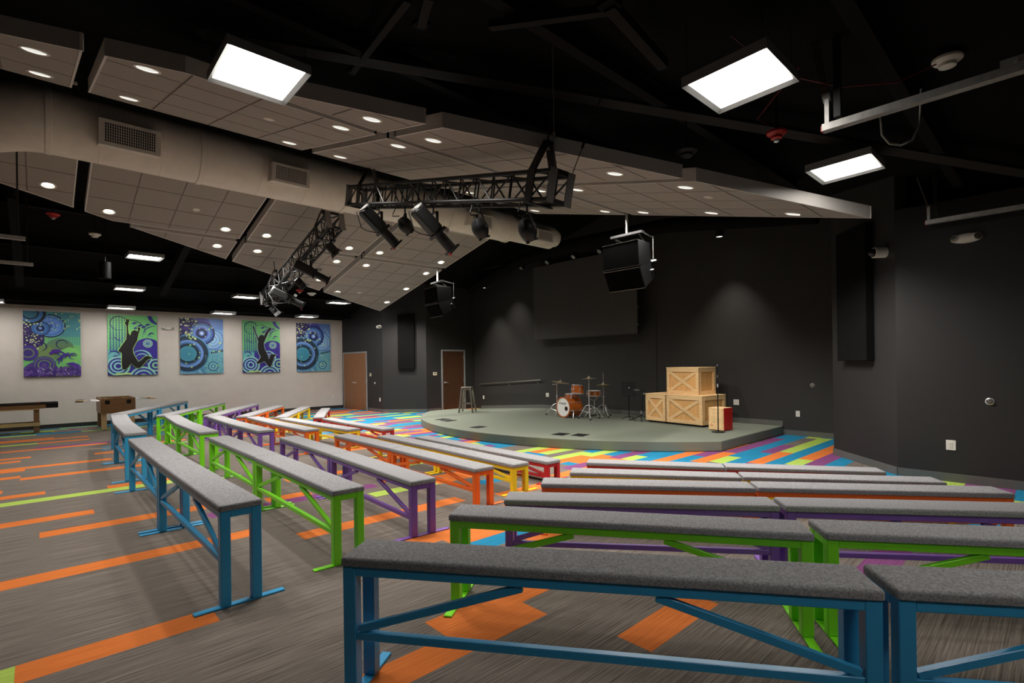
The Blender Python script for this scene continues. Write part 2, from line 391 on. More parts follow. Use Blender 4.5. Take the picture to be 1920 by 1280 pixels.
# ------------------------------------------------------------------ benches
BW = .277; SEAT = [.699-.081*k for k in range(6)]; BARZ = [.315, .264, .18, .20, .155, .075]
CN = ['blue', 'green', 'purple', 'orange', 'yellow', 'red']
cache = {}
def mesh_of(key, fn, m, **k):
    if key not in cache:
        me = fn().mesh(key[0], **k); me.materials.append(m); cache[key] = me
    return cache[key]
def bench(k, A, deg, L, label, group):
    L = round(L, 2); s = SEAT[k]; a = rad(deg); d = Vector((cos(a), sin(a))); n = Vector((-sin(a), cos(a)))
    c = Vector(A[:2])+d*L/2-n*BW/2
    t = thing('bench', label, 'bench', (c.x, c.y, 0), a, group)
    P = PAINT[k]; h = L/2; ct = .042; zt = s-ct; LG = .064; ix = .012; w2 = BW/2
    def part(nm, fn, loc=(0, 0, 0), m=P, bev=.004, seg=1, sm=False):
        o = link(nm, mesh_of((nm, k, L), fn, m, bevel=bev, seg=seg, smooth=sm), t); o.location = loc; return o
    part('seat_cushion', lambda: MB(top=s-.001).box(-h+.003, -w2, zt, h-.003, w2, s), m=M_felt, bev=.018, seg=4, sm=True)
    yo = w2-.008
    for sx in (-1, 1):
        for sy in (-1, 1):
            part('leg', lambda: MB().box(-LG/2, -LG/2, .012, LG/2, LG/2, zt), (sx*(h-ix-LG/2), sy*(yo-LG/2), 0))
        part('foot', lambda: MB().box(-.027, -w2-.148, 0, .027, w2+.148, .012), (sx*(h-ix-LG/2), 0, 0), bev=.003)
        part('end_rail', lambda: MB().box(-.02, -yo+LG, zt-.05, .02, yo-LG, zt), (sx*(h-ix-.022), 0, 0), bev=.003)
    for sy in (-1, 1):
        part('top_rail', lambda: MB().box(-h+ix+LG, -.02, zt-.05, h-ix-LG, .02, zt), (0, sy*(yo-.022), 0), bev=.003)
    bz = BARZ[k]
    part('stretcher', lambda: MB().box(-h+ix+LG, -.019, -.019, h-ix-LG, .019, .019), (0, yo-.026, bz), bev=.003)
    for sx in (-1, 1):
        nm = 'brace'
        key = ('brace', k, L, sx)
        me = mesh_of(key, lambda: MB().bar((sx*(h-ix-LG-.01), 0, bz+.03), (sx*(h-.375*L), 0, zt-.06), .030, .036), P, bevel=.003)
        o = link(nm, me, t); o.location = (0, yo-.026, 0)
    return t
BL = []
def B(k, A, deg, L): BL.append((k, A, deg, L))
ROWL = {'L': [[((.874, 3.838), 90.6, 2.31), ((.851, 6.16), 89.8, 2.31)], [((1.729, 4.006), 88.9, 2.23), ((1.776, 6.25), 89.4, 2.23)],
              [((2.539, 4.146), 87.1, 2.10), ((2.65, 6.262), 87.8, 2.04)], [((3.568, 4.477), 88.0, 2.03), ((3.645, 6.53), 88.9, 1.95)],
              [((4.304, 4.653), 87.5, 1.80), ((4.388, 6.47), 89.0, 1.89)], [((5.04, 4.769), 89.0, 1.69), ((5.075, 6.475), 88.2, 1.77)]],
        'M': [[((.89, 9.173), 88.8, 2.00), ((.932, 11.19), 86.3, 2.03)], [((1.84, 9.222), 89.8, 1.95), ((1.85, 11.19), 86.6, 2.0)],
              [((2.75, 9.393), 90.6, 1.9), ((2.73, 11.31), 88.3, 1.88)], [((3.605, 9.546), 91.3, 1.8), ((3.563, 11.36), 89.0, 1.79)],
              [((4.459, 9.598), 93.5, 1.73), ((4.353, 11.34), 91.8, 1.71)], [((5.29, 9.713), 90.3, 1.64), ((5.28, 11.37), 88.2, 1.62)]],
        'F': [[((1.08, 13.5), 64.5, 2.06), ((1.98, 15.38), 63.5, 2.06)], [((1.85, 13.39), 61.6, 1.98), ((2.81, 15.15), 60.6, 1.98)],
              [((2.75, 13.42), 60.6, 1.90), ((3.70, 15.1), 59.6, 1.9)], [((3.47, 13.55), 58.3, 1.70), ((4.38, 15.01), 57.3, 1.7)],
              [((4.31, 13.43), 60.0, 1.72), ((5.19, 14.93), 59.0, 1.72)], [((5.278, 13.443), 64.4, 1.56), ((5.96, 14.86), 63.4, 1.55)]],
        'R': [[((2.47, .486), 126.6, 2.37), ((3.945, -1.372), 128.0, 2.33)], [((3.278, .981), 124.6, 2.24), ((4.70, -.845), 127.0, 2.25)],
              [((4.052, 1.441), 129.3, 2.10), ((5.41, -.23), 129.0, 2.12)], [((4.812, 1.92), 128.4, 1.99), ((6.126, .286), 128.0, 2.08)],
              [((5.509, 2.348), 125.0, 1.85), ((6.681, .801), 125.8, 1.92)], [((6.297, 2.894), 122.5, 1.74), ((7.314, 1.428), 123.4, 1.77)]]}
BLK = {'R': ('block nearest the camera', 'aisle end', 'dark wall end'),
       'L': ('block beside the open carpet', 'near half', 'far half'),
       'M': ('middle block past the cross aisle', 'near half', 'far half'),
       'F': ('angled block by the art wall', 'inner half', 'wall half')}
for sec in 'RLMF':
    for k in range(6):
        for j in range(2):
            A, deg, L = ROWL[sec][k][j]; b = BLK[sec]
            bench(k, A, deg, L, f'{CN[k]} bench with grey seat in {b[0]}, {b[1+j]}', f'{CN[k]} benches in rows')

# ------------------------------------------------------------------ suspended ceiling clouds
def zn(x, y): return 3.0+.235*y
def zf(x, y): return 3.0-.235*(y-17.7)
def clip(poly, a, b, c):          # keep a*x+b*y <= c
    out = []
    for i in range(len(poly)):
        p, q = poly[i], poly[(i+1) % len(poly)]
        dp, dq = a*p[0]+b*p[1]-c, a*q[0]+b*q[1]-c
        if dp <= 0: out.append(p)
        if dp*dq < 0:
            t = dp/(dp-dq); out.append((p[0]+(q[0]-p[0])*t, p[1]+(q[1]-p[1])*t))
    return out
def area(p): return abs(sum(p[i][0]*p[(i+1) % len(p)][1]-p[(i+1) % len(p)][0]*p[i][1] for i in range(len(p))))/2 if len(p) > 2 else 0
def inset(poly, d):
    ccw = sum(poly[i][0]*poly[(i+1) % len(poly)][1]-poly[(i+1) % len(poly)][0]*poly[i][1] for i in range(len(poly))) > 0
    out = poly
    n = len(poly)
    for i in range(n):
        p, q = poly[i], poly[(i+1) % n]; ex, ey = q[0]-p[0], q[1]-p[1]; l = sqrt(ex*ex+ey*ey)
        if l < 1e-6: continue
        nx, ny = (ey/l, -ex/l) if ccw else (-ey/l, ex/l)
        out = clip(out, nx, ny, nx*p[0]+ny*p[1]-d)
        if len(out) < 3: return []
    return out
# downlight rows: (distance across the room, positions along the duct)
NL = {'beside the duct': (7.15, [0.04, .78, 2.54, 3.26, 5.64, 7.30]), 'of the inner clouds': (5.45, [-.9, .74, 2.50, 3.22, 5.68, 7.32]), 'of the outer clouds': (4.72, [2.49, 3.23, 5.69, 7.38]),
      'along the outer edge': (3.55, [4.97, 7.37])}
FL = {'nearest the duct': (11.57, [.95, 2.82, 3.61, 5.47, 6.27, 8.12]), 'just across the gap': (12.37, [2.85, 3.66, 5.51, 6.31, 8.16]), 'third out from duct': (13.6, [5.57, 8.25]), 'lowest and farthest out': (14.35, [6.40, 8.27])}
LIT = [(x, {-.9: 6.6, .74: 5.55}.get(x, y)) for y, xs in NL.values() for x in xs]+[(.0, 6.16), (5.74, 3.08), (7.40, 2.44), (.14, 11.0)]
LIT += [(x, 14.82 if x == 8.27 else y) for y, xs in FL.values() for x in xs]
def hole(c, r=.0845): return [(c[0]+r*cos(2*pi*k/20), c[1]+r*sin(2*pi*k/20)*.973) for k in range(20)]
def inside(poly, c):
    n = len(poly); return all((poly[(i+1) % n][0]-poly[i][0])*(c[1]-poly[i][1])-(poly[(i+1) % n][1]-poly[i][1])*(c[0]-poly[i][0]) > 0 for i in range(n))
def cloud(x0, x1, ya, yb, zfun, bnd, label, T=.6):
    # ya = edge by the duct, yb = edge away from it; bnd = diagonal cut (a, b, c)
    poly = clip([(x0, min(ya, yb)), (x1, min(ya, yb)), (x1, max(ya, yb)), (x0, max(ya, yb))], *bnd)
    if area(poly) < .05: return None
    t = thing('ceiling_cloud', label, 'ceiling panel', (0, 0, 0), 0, 'suspended ceiling clouds')
    ring = inset(poly, .02); n = len(poly)
    mb = MB(); H = .15
    for i in range(n):
        p, q = poly[i], poly[(i+1) % n]; cxx = sum(a[0] for a in poly)/n; cyy = sum(a[1] for a in poly)/n
        ex, ey = q[0]-p[0], q[1]-p[1]; l = sqrt(ex*ex+ey*ey)
        if l < .02: continue
        nx, ny = -ey/l, ex/l
        if nx*(cxx-p[0])+ny*(cyy-p[1]) < 0: nx, ny = -nx, -ny
        p2, q2 = (p[0]+nx*.02, p[1]+ny*.02), (q[0]+nx*.02, q[1]+ny*.02)
        vs = []
        for a in (p, q, q2, p2): z = zfun(*a); vs += [(a[0], a[1], z-.004), (a[0], a[1], z+H)]
        mb.add(vs, [(0, 2, 3, 1), (2, 4, 5, 3), (4, 6, 7, 5), (6, 0, 1, 7), (1, 3, 5, 7), (0, 6, 4, 2)])
    mb.build('fascia', M_fascia, t)
    gp = inset(poly, .015)
    MB().prism_holes(gp, [hole(c) for c in LIT if inside(gp, c)], lambda x, y: zfun(x, y)+.008, lambda x, y: zfun(x, y)+.014).build('grid', M_grid, t)
    nx_ = max(1, round((x1-x0)/T)); tx = (x1-x0)/nx_
    sgn = 1 if yb > ya else -1; ty = .59; j = 0
    inner = inset(poly, .022)
    while j*ty < abs(yb-ya)-.02:
        for i in range(nx_):
            a0, a1 = ya+sgn*j*ty, ya+sgn*min((j+1)*ty, abs(yb-ya))
            cell = [(x0+i*tx, min(a0, a1)), (x0+(i+1)*tx, min(a0, a1)), (x0+(i+1)*tx, max(a0, a1)), (x0+i*tx, max(a0, a1))]
            c2 = inset(cell, .009)
            if not c2: continue
            m_ = len(inner)
            ccw = sum(inner[q][0]*inner[(q+1) % m_][1]-inner[(q+1) % m_][0]*inner[q][1] for q in range(m_)) > 0
            for q in range(m_):
                p, r = inner[q], inner[(q+1) % m_]; ex, ey = r[0]-p[0], r[1]-p[1]; l = sqrt(ex*ex+ey*ey)
                if l < 1e-6: continue
                ax, ay = (ey/l, -ex/l) if ccw else (-ey/l, ex/l)
                c2 = clip(c2, ax, ay, ax*p[0]+ay*p[1])
                if len(c2) < 3: break
            if area(c2) > .008:
                MB().prism_holes(c2, [hole(c) for c in LIT if inside(c2, c)], zfun, lambda x, y: zfun(x, y)+.009).build('ceiling_tile', M_tile, t)
        j += 1
    return t
NB = (-.544, -1, -(5.771-.0))            # near diagonal: y >= 5.771-.544x
FB = (-.508, 1, 11.378)                  # far diagonal:  y <= 11.378+.508x
ncol = [(-3.0, .30), (.44, 2.82), (2.96, 5.31), (5.46, 7.64)]; nname = ['first', 'second', 'third', 'fourth']
for i, (a, b) in enumerate(ncol):
    cloud(a, b, 7.45, 5.24, zn, NB, f'grey tiled ceiling cloud on camera side of duct, inner row, {nname[i]} from left')
    cloud(a, b, 5.09, .2, zn, NB, f'grey tiled ceiling cloud on camera side of duct, outer row, {nname[i]} from left')
fcol = [(-3.0, .47), (.62, 3.16), (3.31, 5.86), (6.02, 8.48)]
for i, (a, b) in enumerate(fcol):
    cloud(a, b, 9.95, 11.90, zf, FB, f'grey tiled ceiling cloud on art wall side of duct, inner row, {nname[i]} from left', T=.63)
    cloud(a, b, 12.04, 17.2, zf, FB, f'grey tiled ceiling cloud on art wall side of duct, outer row, {nname[i]} from left', T=.63)

# ------------------------------------------------------------------ recessed downlights (housing, lens and lamp)
dl_parts = None
def downlight(x, y, zfun, label, group):
    global dl_parts
    w = DOWN_S if x > 7 else DOWN_N if y < 8.85 else DOWN_F
    if dl_parts is None:
        ring = MB().lathe([(.082, .004), (.082, -.003), (.090, -.009), (.106, -.006), (.110, .002)], 28).mesh('trim_ring', smooth=True); ring.materials.append(M_white)
        baf = MB().lathe([(.083, -.001), (.076, .035), (.066, .06)], 28).mesh('baffle', smooth=True); baf.materials.append(mat('lamp_reflector', (150, 152, 152), .45))
        ln = MB().lathe([(.0, .030), (.04, .034), (.072, .045)], 28).mesh('lens', smooth=True); ln.materials.append(M_lens)
        dl_parts = (ring, baf, ln)
    z = zfun(x, y); sl = zfun(x, y+1)-zfun(x, y)
    t = thing('recessed_downlight', label, 'downlight', (x, y, z), 0, group); t.rotation_euler = (math.atan(sl), 0, 0)
    for nm, me in zip(('trim_ring', 'baffle', 'lens'), dl_parts): link(nm, me, t)
    ld = bpy.data.lights.new('lamp', 'SPOT'); ld.energy = w; ld.spot_size = rad(142 if x > 7 else 112); ld.spot_blend = .8; ld.shadow_soft_size = .055; ld.color = (1.0, .955, .90)
    lo = bpy.data.objects.new('lamp', ld); COL.objects.link(lo); lo.parent = t; lo.location = (0, 0, -.02); lo.rotation_euler = (-math.atan(sl), 0, 0)
    return t
for rn, (y, xs) in NL.items():
    for i, x in enumerate(xs):
        yy = {-.9: 6.6, .74: 5.55}.get(x, y)
        if rn == 'beside the duct' and x == .04: downlight(.0, 6.16, zn, 'round downlight by outer edge of first cloud from left, camera side of duct', 'ceiling downlights')
        downlight(x, yy, zn, f'round recessed downlight, {ORD[i]} from left in camera side row {rn}', 'ceiling downlights')
downlight(5.74, 3.08, zn, 'round downlight near corner of last outer cloud over the dark wall', 'ceiling downlights')
downlight(7.40, 2.44, zn, 'round downlight at tip of last outer cloud near the white ceiling panel', 'ceiling downlights')
for rn, (y, xs) in FL.items():
    for i, x in enumerate(xs):
        downlight(x, 14.82 if (x == 8.27) else y, zf, f'round recessed downlight, {ORD[i]} from left in art wall side row {rn}', 'ceiling downlights')
downlight(.14, 11.0, zf, 'round recessed downlight in cloud at left edge, art wall side of duct', 'ceiling downlights')
# small flush sensors on the clouds
for (x, y, zz, lb) in ((1.94, 6.09, zn, 'small white flush sensor disc in cloud above light panel'), (6.30, 3.07, zn, 'small white flush sensor disc in last outer cloud, camera side'),
                       (2.19, 10.98, zf, 'small white flush sensor disc in cloud below the duct'), (7.04, 14.26, zf, 'small white flush sensor disc in last cloud toward art wall')):
    sl = zz(x, y+1)-zz(x, y); t = thing('ceiling_sensor', lb, 'sensor', (x, y, zz(x, y)), 0, 'ceiling sensors'); t.rotation_euler = (math.atan(sl), 0, 0)
    MB().lathe([(.062, .002), (.060, -.006), (.045, -.012), (0, -.013)], 20).build('cover', M_white, t, smooth=True)

# ------------------------------------------------------------------ square light panels
tp = None
def troffer(x, y, z, tilt, label):
    global tp
    t = thing('light_panel', label, 'ceiling light', (x, y, z), 0, 'square ceiling light panels'); t.rotation_euler = (tilt, 0, 0)
    h = .305; i = .272
    if tp is None:
        q4 = ((-1, -1), (1, -1), (1, 1), (-1, 1)); vs = [(a*h, b*h, -.016) for a, b in q4]+[(a*i, b*i, .010) for a, b in q4]+[(a*h, b*h, .06) for a, b in q4]
        fm = MB().add(vs, [(k, (k+1) % 4, 4+(k+1) % 4, 4+k) for k in range(4)]+[(k, 8+k, 8+(k+1) % 4, (k+1) % 4) for k in range(4)]+[(8, 9, 10, 11)]).mesh('frame', smooth=None); fm.materials.append(M_frame)
        df = MB().box(-i, -i, .008, i, i, .012).mesh('diffuser'); df.materials.append(M_troff); d2 = df.copy(); d2.materials.clear(); d2.materials.append(M_troff2); d3 = df.copy(); d3.materials.clear(); d3.materials.append(M_troff3); tp = (fm, df, d2, d3)
    link('frame', tp[0], t); link('diffuser', tp[3 if y < 0 else 1 if y < 8.85 else 2], t)
    top = roof(x, y)
    for sx in (-1, 1):
        for sy in (-1, 1):
            MB().cyl((sx*.27, sy*.27, .06), (sx*.27, sy*.27, max(.1, top-z-.02)), .0025, n=5).build('hanger_wire', M_cable, t)
TL = -.03
troffer(1.33, 4.40, 3.975, TL, 'large bright square light panel left of the lighting truss, below ceiling clouds')
troffer(3.853, 1.62, 3.692, TL, 'large bright square light panel above the dark wall, beside the metal track')
troffer(6.505, 1.611, 3.708, TL, 'bright square light panel nearest the dark wall, below the red strobe')
for x, y, z, lb in ((1.68, 13.24, 3.99, 'bright light panel above the black pendant, highest on art wall side'), (1.74, 16.34, 3.68, 'bright light panel between two others above the art wall, first column'),
                    (1.727, 18.1, 3.347, 'bright light panel right above the jumping figure art with bent arm'), (4.46, 16.26, 3.68, 'bright light panel beside end of the far truss'),
                    (4.31, 18.1, 3.347, 'bright light panel above the first blue circles art'), (6.92, 18.05, 3.376, 'bright light panel above the art nearest the double doors'),
                    (7.23, 16.13, 3.70, 'bright light panel below tip of the last ceiling cloud'), (-.95, 16.3, 3.68, 'bright light panel cut by left frame edge above the art wall'),
                    (-.92, 18.1, 3.347, 'light panel above art wall outside the left frame edge'), (1.2, -1.0, 3.42, 'added unseen fill light panel overhead near the camera'), 
                    (3.85, -1.0, 3.42, 'added unseen fill light panel overhead beside the camera')):  # last two panels are unseen, added to brighten the near bench fronts
    troffer(x, y, z, .03 if y > 8.85 else TL, lb)

# ------------------------------------------------------------------ air duct with registers
dt = thing('air_duct', 'large cream round air duct running under the ceiling ridge', 'duct', (0, 8.85, 4.82))
def seg(x0, x1, r): return MB().cyl((x0, 0, 0), (x1, 0, 0), r, n=40, caps=True).build('duct_section', M_duct, dt, smooth=True)
seg(.12, 1.80, .40); seg(1.80, 4.05, .40); seg(4.05, 6.3, .385); seg(6.3, 8.05, .33); seg(8.05, 9.55, .285)
MB().tube([(.14, 0, 0), (.02, .01, 0), (-.12, .07, 0), (-.26, .18, 0), (-.4, .33, 0), (-2.2, 2.5, 0)], .40, 40).build('duct_elbow', M_duct, dt, smooth=True)
for x, r in ((.12, .408), (1.80, .412), (4.05, .412), (6.3, .40), (8.05, .345)):
    MB().lathe([(r-.006, -.035), (r, -.03), (r, .03), (r-.006, .035)], 40, (x, 0, 0), (1, 0, 0)).build('joint_band', M_duct, dt, smooth=True)
MB().lathe([(.285, 0), (.20, .06), (.19, .12), (.21, .13), (.21, .2), (.0, .21)], 32, (9.55, 0, 0), (1, 0, 0)).build('end_cap', M_duct, dt, smooth=True)
for x in (.62, 1.3, 2.6, 3.3, 5.2, 7.2):
    MB().lathe([(.401, -.004), (.404, 0), (.401, .004)], 40, (x, 0, 0), (1, 0, 0)).build('seam_rib', M_duct, dt, smooth=True) if x < 4 else None
def register(x, r, wd, hg):
    # box on the side of the duct that looks down toward the room, tilted outward
    a = rad(-170)                      # direction in the Y-Z plane
    n = Vector((0, cos(a), sin(a))); u = Vector((0, sin(a), -cos(a)))
    if u.z < 0: u = -u
    c = n*(r-.02)+Vector((0, 0, -.06)); d0 = .17
    e = Vector((1, 0, 0))
    def pt(i, j, k): return Vector((x, 0, 0))+c+e*i*wd/2+u*j*hg/2+n*k
    mb = MB().add([pt(i, j, k) for k in (-.12, d0) for i, j in ((-1, -1), (1, -1), (1, 1), (-1, 1))], MB.BF)
    rg = mb.build('register_box', M_reg, dt)
    mb = MB(); q = .82
    mb.add([pt(i*q, j*.74, d0+.001) for i, j in ((-1, -1), (1, -1), (1, 1), (-1, 1))], [(0, 1, 2, 3)])
    mb.build('grille_opening', M_steel_blk, rg)
    g = MB(); nb = 22
    for i in range(nb+1):
        t = -q+2*q*i/nb; g.bar(pt(t, -.74, d0+.004), pt(t, .74, d0+.004), .007, .006, up=n)
    for j in range(8):
        t = -.74+1.48*j/7; g.bar(pt(-q, t, d0+.003), pt(q, t, d0+.003), .004, .005, up=n)
    gl = g.build('grille_bars', M_reg, rg); gl['kind'] = 'stuff'
register(.92, .40, .66, .32); register(2.98, .40, .58, .28); register(6.95, .33, .6, .27); register(8.95, .285, .56, .25)
MB().cyl((.35, -.42, .42), (.35, -.40, .85), .012, n=6).build('hanger_rod', M_steel_blk, dt)
MB().cbox((.35, -.42, .41), (.09, .03, .03)).build('hanger_clip', M_white, dt)

# ------------------------------------------------------------------ lighting trusses
def truss(X, ya, yb, za, zb, label, straps):
    L = sqrt((yb-ya)**2+(zb-za)**2); a = atan2(zb-za, yb-ya)
    t = thing('lighting_truss', label, 'truss', (X, ya, za), 0, 'box lighting trusses'); t.rotation_euler = (a, 0, 0)   # local y runs along the truss
    h = .14
    for sx in (-1, 1):
        for sz in (-1, 1): MB().cyl((sx*h, 0, sz*h), (sx*h, L, sz*h), .024, n=10).build('chord', M_steel_blk, t, smooth=True)
    n = int(L/.30); p = L/n
    for i in range(n):
        y0, y1 = i*p, (i+1)*p; f = i % 2
        for sx in (-1, 1):
            MB().cyl((sx*h, y0 if f else y1, -h), (sx*h, y1 if f else y0, h), .011, n=6).build('diagonal', M_steel_blk, t)
        MB().cyl((-h if f else h, y0, -h), (h if f else -h, y1, -h), .011, n=6).build('diagonal', M_steel_blk, t)
        MB().cyl((-h if f else h, y0, h), (h if f else -h, y1, h), .011, n=6).build('diagonal', M_steel_blk, t)
        if i:
            for sx in (-1, 1): MB().cyl((sx*h, y0, -h), (sx*h, y0, h), .010, n=6).build('upright', M_steel_blk, t)
    for y in (0, L):
        for sx in (-1, 1):
            MB().box(sx*h*.95-.055, y-.006, -h-.03, sx*h*.95+.055, y+.006, h+.03).build('end_plate', mat('plate_steel', (120, 118, 116), .4), t, bevel=.003)
        MB().box(-h-.05, y-.005, h-.02, h+.05, y+.005, h+.03).box(-h-.05, y-.005, -h-.03, h+.05, y+.005, -h+.02).build('end_plate', M_steel_blk, t)
    for y in straps:
        up = .34
        for sx in (-1, 1):
            MB().bar((sx*.17, y, -h-.02), (sx*.17, y, h+.02), .014, .11, up=(0, 1, 0)).bar((sx*.17, y, h), (sx*.015, y, h+up), .014, .11, up=(0, 1, 0)).build('sling_strap', M_cable, t)
        MB().bar((-.18, y, -h-.03), (.18, y, -h-.03), .075, .014, up=(0, 0, 1)).build('sling_strap', M_cable, t)
        MB().cyl((0, y, h+up-.02), (0, y, h+up+.38), .008, n=6).build('steel_cable', M_cable, t)
    return t, L, a
T1 = truss(3.90, 3.45, 7.95, 3.40, 4.42, 'black box truss on camera side of duct, hung by a sling', (.28, 4.2))
T2 = truss(4.15, 9.35, 13.25, 4.38, 3.30, 'black box truss sloping down toward the art wall, beyond the duct', (.5, 3.4))
for p0, p1 in (((3.78, 3.42, 3.55), (3.2, 2.9, 4.3)), ((4.04, 3.42, 3.55), (4.25, 3.1, 4.5))):
    o = MB().cyl(p0, p1, .005, n=6).cyl(Vector(p0).lerp(Vector(p1), .28), Vector(p0).lerp(Vector(p1), .34), .014, n=8).build('safety_cable', M_cable, T1[0])
    o.matrix_parent_inverse = (Matrix.Translation((3.90, 3.45, 3.40)) @ Matrix.Rotation(T1[2], 4, 'X')).inverted()
def zt1(y): return 3.40+(y-3.45)*1.02/4.5-.165
def zt2(y): return 4.38-(y-9.35)*1.08/3.9-.165
def rotmat(d):
    d = Vector(d).normalized(); s = d.cross(Vector((0, 0, 1))).normalized(); u = s.cross(d)
    return Matrix(((s.x, d.x, u.x, 0), (s.y, d.y, u.y, 0), (s.z, d.z, u.z, 0), (0, 0, 0, 1)))
def rooted(o, M):
    o.matrix_local = M; return o
def clamp(t):
    MB().box(-.02, -.02, -.02, .02, .02, .02).cyl((-.03, 0, .025), (.03, 0, .025), .034, n=12).build('hook_clamp', M_steel_blk, t)
    MB().cyl((0, 0, -.02), (0, 0, -.10), .012, n=8).build('bolt', M_steel_blk, t)
def profile(x, y, z, d, label):
    t = thing('profile_spotlight', label, 'stage light', (x, y, z), 0, 'profile spotlights'); clamp(t)
    ang = atan2(d[1], d[0])
    M0 = Matrix.Translation((0, 0, -.30)) @ rotmat(d)
    c, s = cos(ang), sin(ang)
    for sd in (-1, 1):
        ox, oy = -s*sd*.115, c*sd*.115
        MB().bar((ox, oy, -.10), (ox, oy, -.32), .008, .04, up=(c, s, 0)).build('yoke_arm', M_steel_blk, t)
    MB().bar((s*.119, -c*.119, -.10), (-s*.119, c*.119, -.10), .04, .008).build('yoke_bar', M_steel_blk, t)
    bd = mat('fixture_black', (25, 25, 25), .4)
    # body runs along local y (beam direction), lamp house at the back
    rooted(MB().prism([(-.085, -.34), (.085, -.34), (.095, .06), (-.095, .06)], -.09, .09).build('lamp_housing', bd, t, bevel=.03, seg=2), M0)
    rooted(MB().lathe([(.07, -.345), (.082, -.36), (.092, -.345), (.092, -.33)], 24, (0, 0, .015), (0, 1, 0)).box(-.085, -.352, -.004, .085, -.344, .02).build('rear_cap', M_galv, t, smooth=True), M0)
    rooted(MB().prism([(-.10, .06), (.10, .06), (.10, .10), (-.10, .10)], -.10, .10).build('shutter_assembly', M_steel_blk, t), M0)
    rooted(MB().cyl((0, .10, 0), (0, .36, 0), .07, .075, n=20).build('lens_tube', bd, t, smooth=True), M0)
    cf = rooted(MB().box(-.09, .36, -.09, .09, .385, -.07).box(-.09, .36, .07, .09, .385, .09).box(-.09, .36, -.07, -.07, .385, .07).box(.07, .36, -.07, .09, .385, .07).build('colour_frame', M_steel_blk, t), M0)
    rooted(MB().cyl((0, .358, 0), (0, .362, 0), .066, n=20).build('front_lens', mat('dark_glass', (40, 42, 46), .08), t), M0)
    rooted(MB().box(.03, .365, -.105, .075, .40, -.088).build('red_tag', M_red, t), M0)
    rooted(MB().box(-.03, .10, .10, -.012, .16, .16).box(.012, .10, .10, .03, .16, .155).build('shutter_handle', M_galv, t), M0)
    P = M0 @ Vector((0, -.33, -.03)); Q = M0 @ Vector((0, .05, -.10))
    mid = (P+Q)/2+Vector((-c*.06, -s*.06, -.14))
    MB().tube([P, P+Vector((-c*.09, -s*.09, -.03)), mid+Vector((-c*.07, -s*.07, .03)), mid, Q], .007, 6).build('cable', M_wire if y > 9 else M_cable, t, smooth=True)
    MB().tube([P, P+Vector((-c*.06, -s*.06, .12)), Vector((-c*.12, -s*.12, .0)), (0, .12, .02)], .006, 6).build('cable', M_cable, t, smooth=True)
def wash(x, y, z, d, label, r=.085, barn=False):
    t = thing('wash_light', label, 'stage light', (x, y, z), 0, 'wash lights'); clamp(t)
    ang = atan2(d[1], d[0]); c, s = cos(ang), sin(ang); hy = r+.02
    M0 = Matrix.Translation((0, 0, -.26)) @ rotmat(d)
    for sd in (-1, 1):
        MB().bar((-s*sd*.03, c*sd*.03, -.10), (-s*sd*hy, c*sd*hy, -.27), .008, .03, up=(c, s, 0)).build('yoke_arm', M_steel_blk, t)
    bd = mat('fixture_black', (25, 25, 25), .4)
    if barn:
        rooted(MB().prism([(-r, -.09), (r, -.09), (r, .07), (-r, .07)], -.07, .07).build('body', bd, t, bevel=.01), M0)
        for sg in (-1, 1):
            rooted(MB().add([(-r, .07, sg*.07), (r, .07, sg*.07), (r*1.15, .17, sg*.12), (-r*1.15, .17, sg*.12)], [(0, 1, 2, 3)]).build('barn_door', M_steel_blk, t), M0)
            rooted(MB().add([(sg*r, .07, -.07), (sg*r, .07, .07), (sg*r*1.6, .15, .08), (sg*r*1.6, .15, -.08)], [(0, 1, 2, 3)]).build('barn_door', M_steel_blk, t), M0)
    else:
        rooted(MB().lathe([(0, -.115), (r*.6, -.105), (r*1.05, -.05), (r*1.2, .0), (r*1.15, .05), (r*.92, .10), (r*.72, .135), (r*.64, .135), (r*.8, .10)], 24, (0, 0, 0), (0, 1, 0)).build('body', bd, t, smooth=True), M0)
        rooted(MB().cyl((0, .095, 0), (0, .10, 0), r*.8, n=20).build('front_lens', mat('dark_glass', (40, 42, 46), .08), t), M0)
        for k in range(3):
            q = 2*pi*k/3+.5; rooted(MB().cbox((r*.74*cos(q), .135, r*.74*sin(q)), (.03, .02, .03)).build('lens_clip', M_steel_blk, t), M0)
    P = M0 @ Vector((0, -.14, 0))
    MB().tube([P, P+Vector((-c*.10, -s*.10, -.01)), Vector((-c*.17, -s*.17, -.12)), Vector((-c*.12, -s*.12, -.01)), (0, .1, .02)], .007, 6).build('cable', M_cable, t, smooth=True)
profile(3.90, 7.2, zt1(7.2), (.72, -.12, -.68), 'profile spotlight on camera side truss, first from the duct, red tag at lens')
wash(3.90, 6.44, zt1(6.44), (.55, -.2, -.8), 'small round wash light between two profile spotlights on camera side truss')
profile(3.90, 5.72, zt1(5.72), (.72, -.12, -.68), 'profile spotlight on camera side truss, second from the duct')
wash(3.90, 4.75, zt1(4.75), (.5, .1, -.85), 'round wash light below camera side truss, in front of air register')
wash(3.90, 3.94, zt1(3.94), (.5, .1, -.85), 'round wash light at sling end of camera side truss')
wash(4.15, 9.3+.25, zt2(9.55), (.6, -.2, -.7), 'small wash light with barn doors at upper end of far truss', .075, True)
profile(4.15, 10.55, zt2(10.55), (.80, -.35, -.45), 'profile spotlight halfway down the far truss with grey cable loop')
wash(4.15, 11.2, zt2(11.2), (.6, -.2, -.7), 'small wash light with barn doors between far truss profile spotlights', .075, True)
profile(4.15, 11.95, zt2(11.95), (.80, -.35, -.45), 'profile spotlight low on far truss above white light panel')
wash(4.15, 12.85, zt2(12.85), (.6, -.2, -.7), 'small wash light with barn doors at lower end of far truss', .075, True)

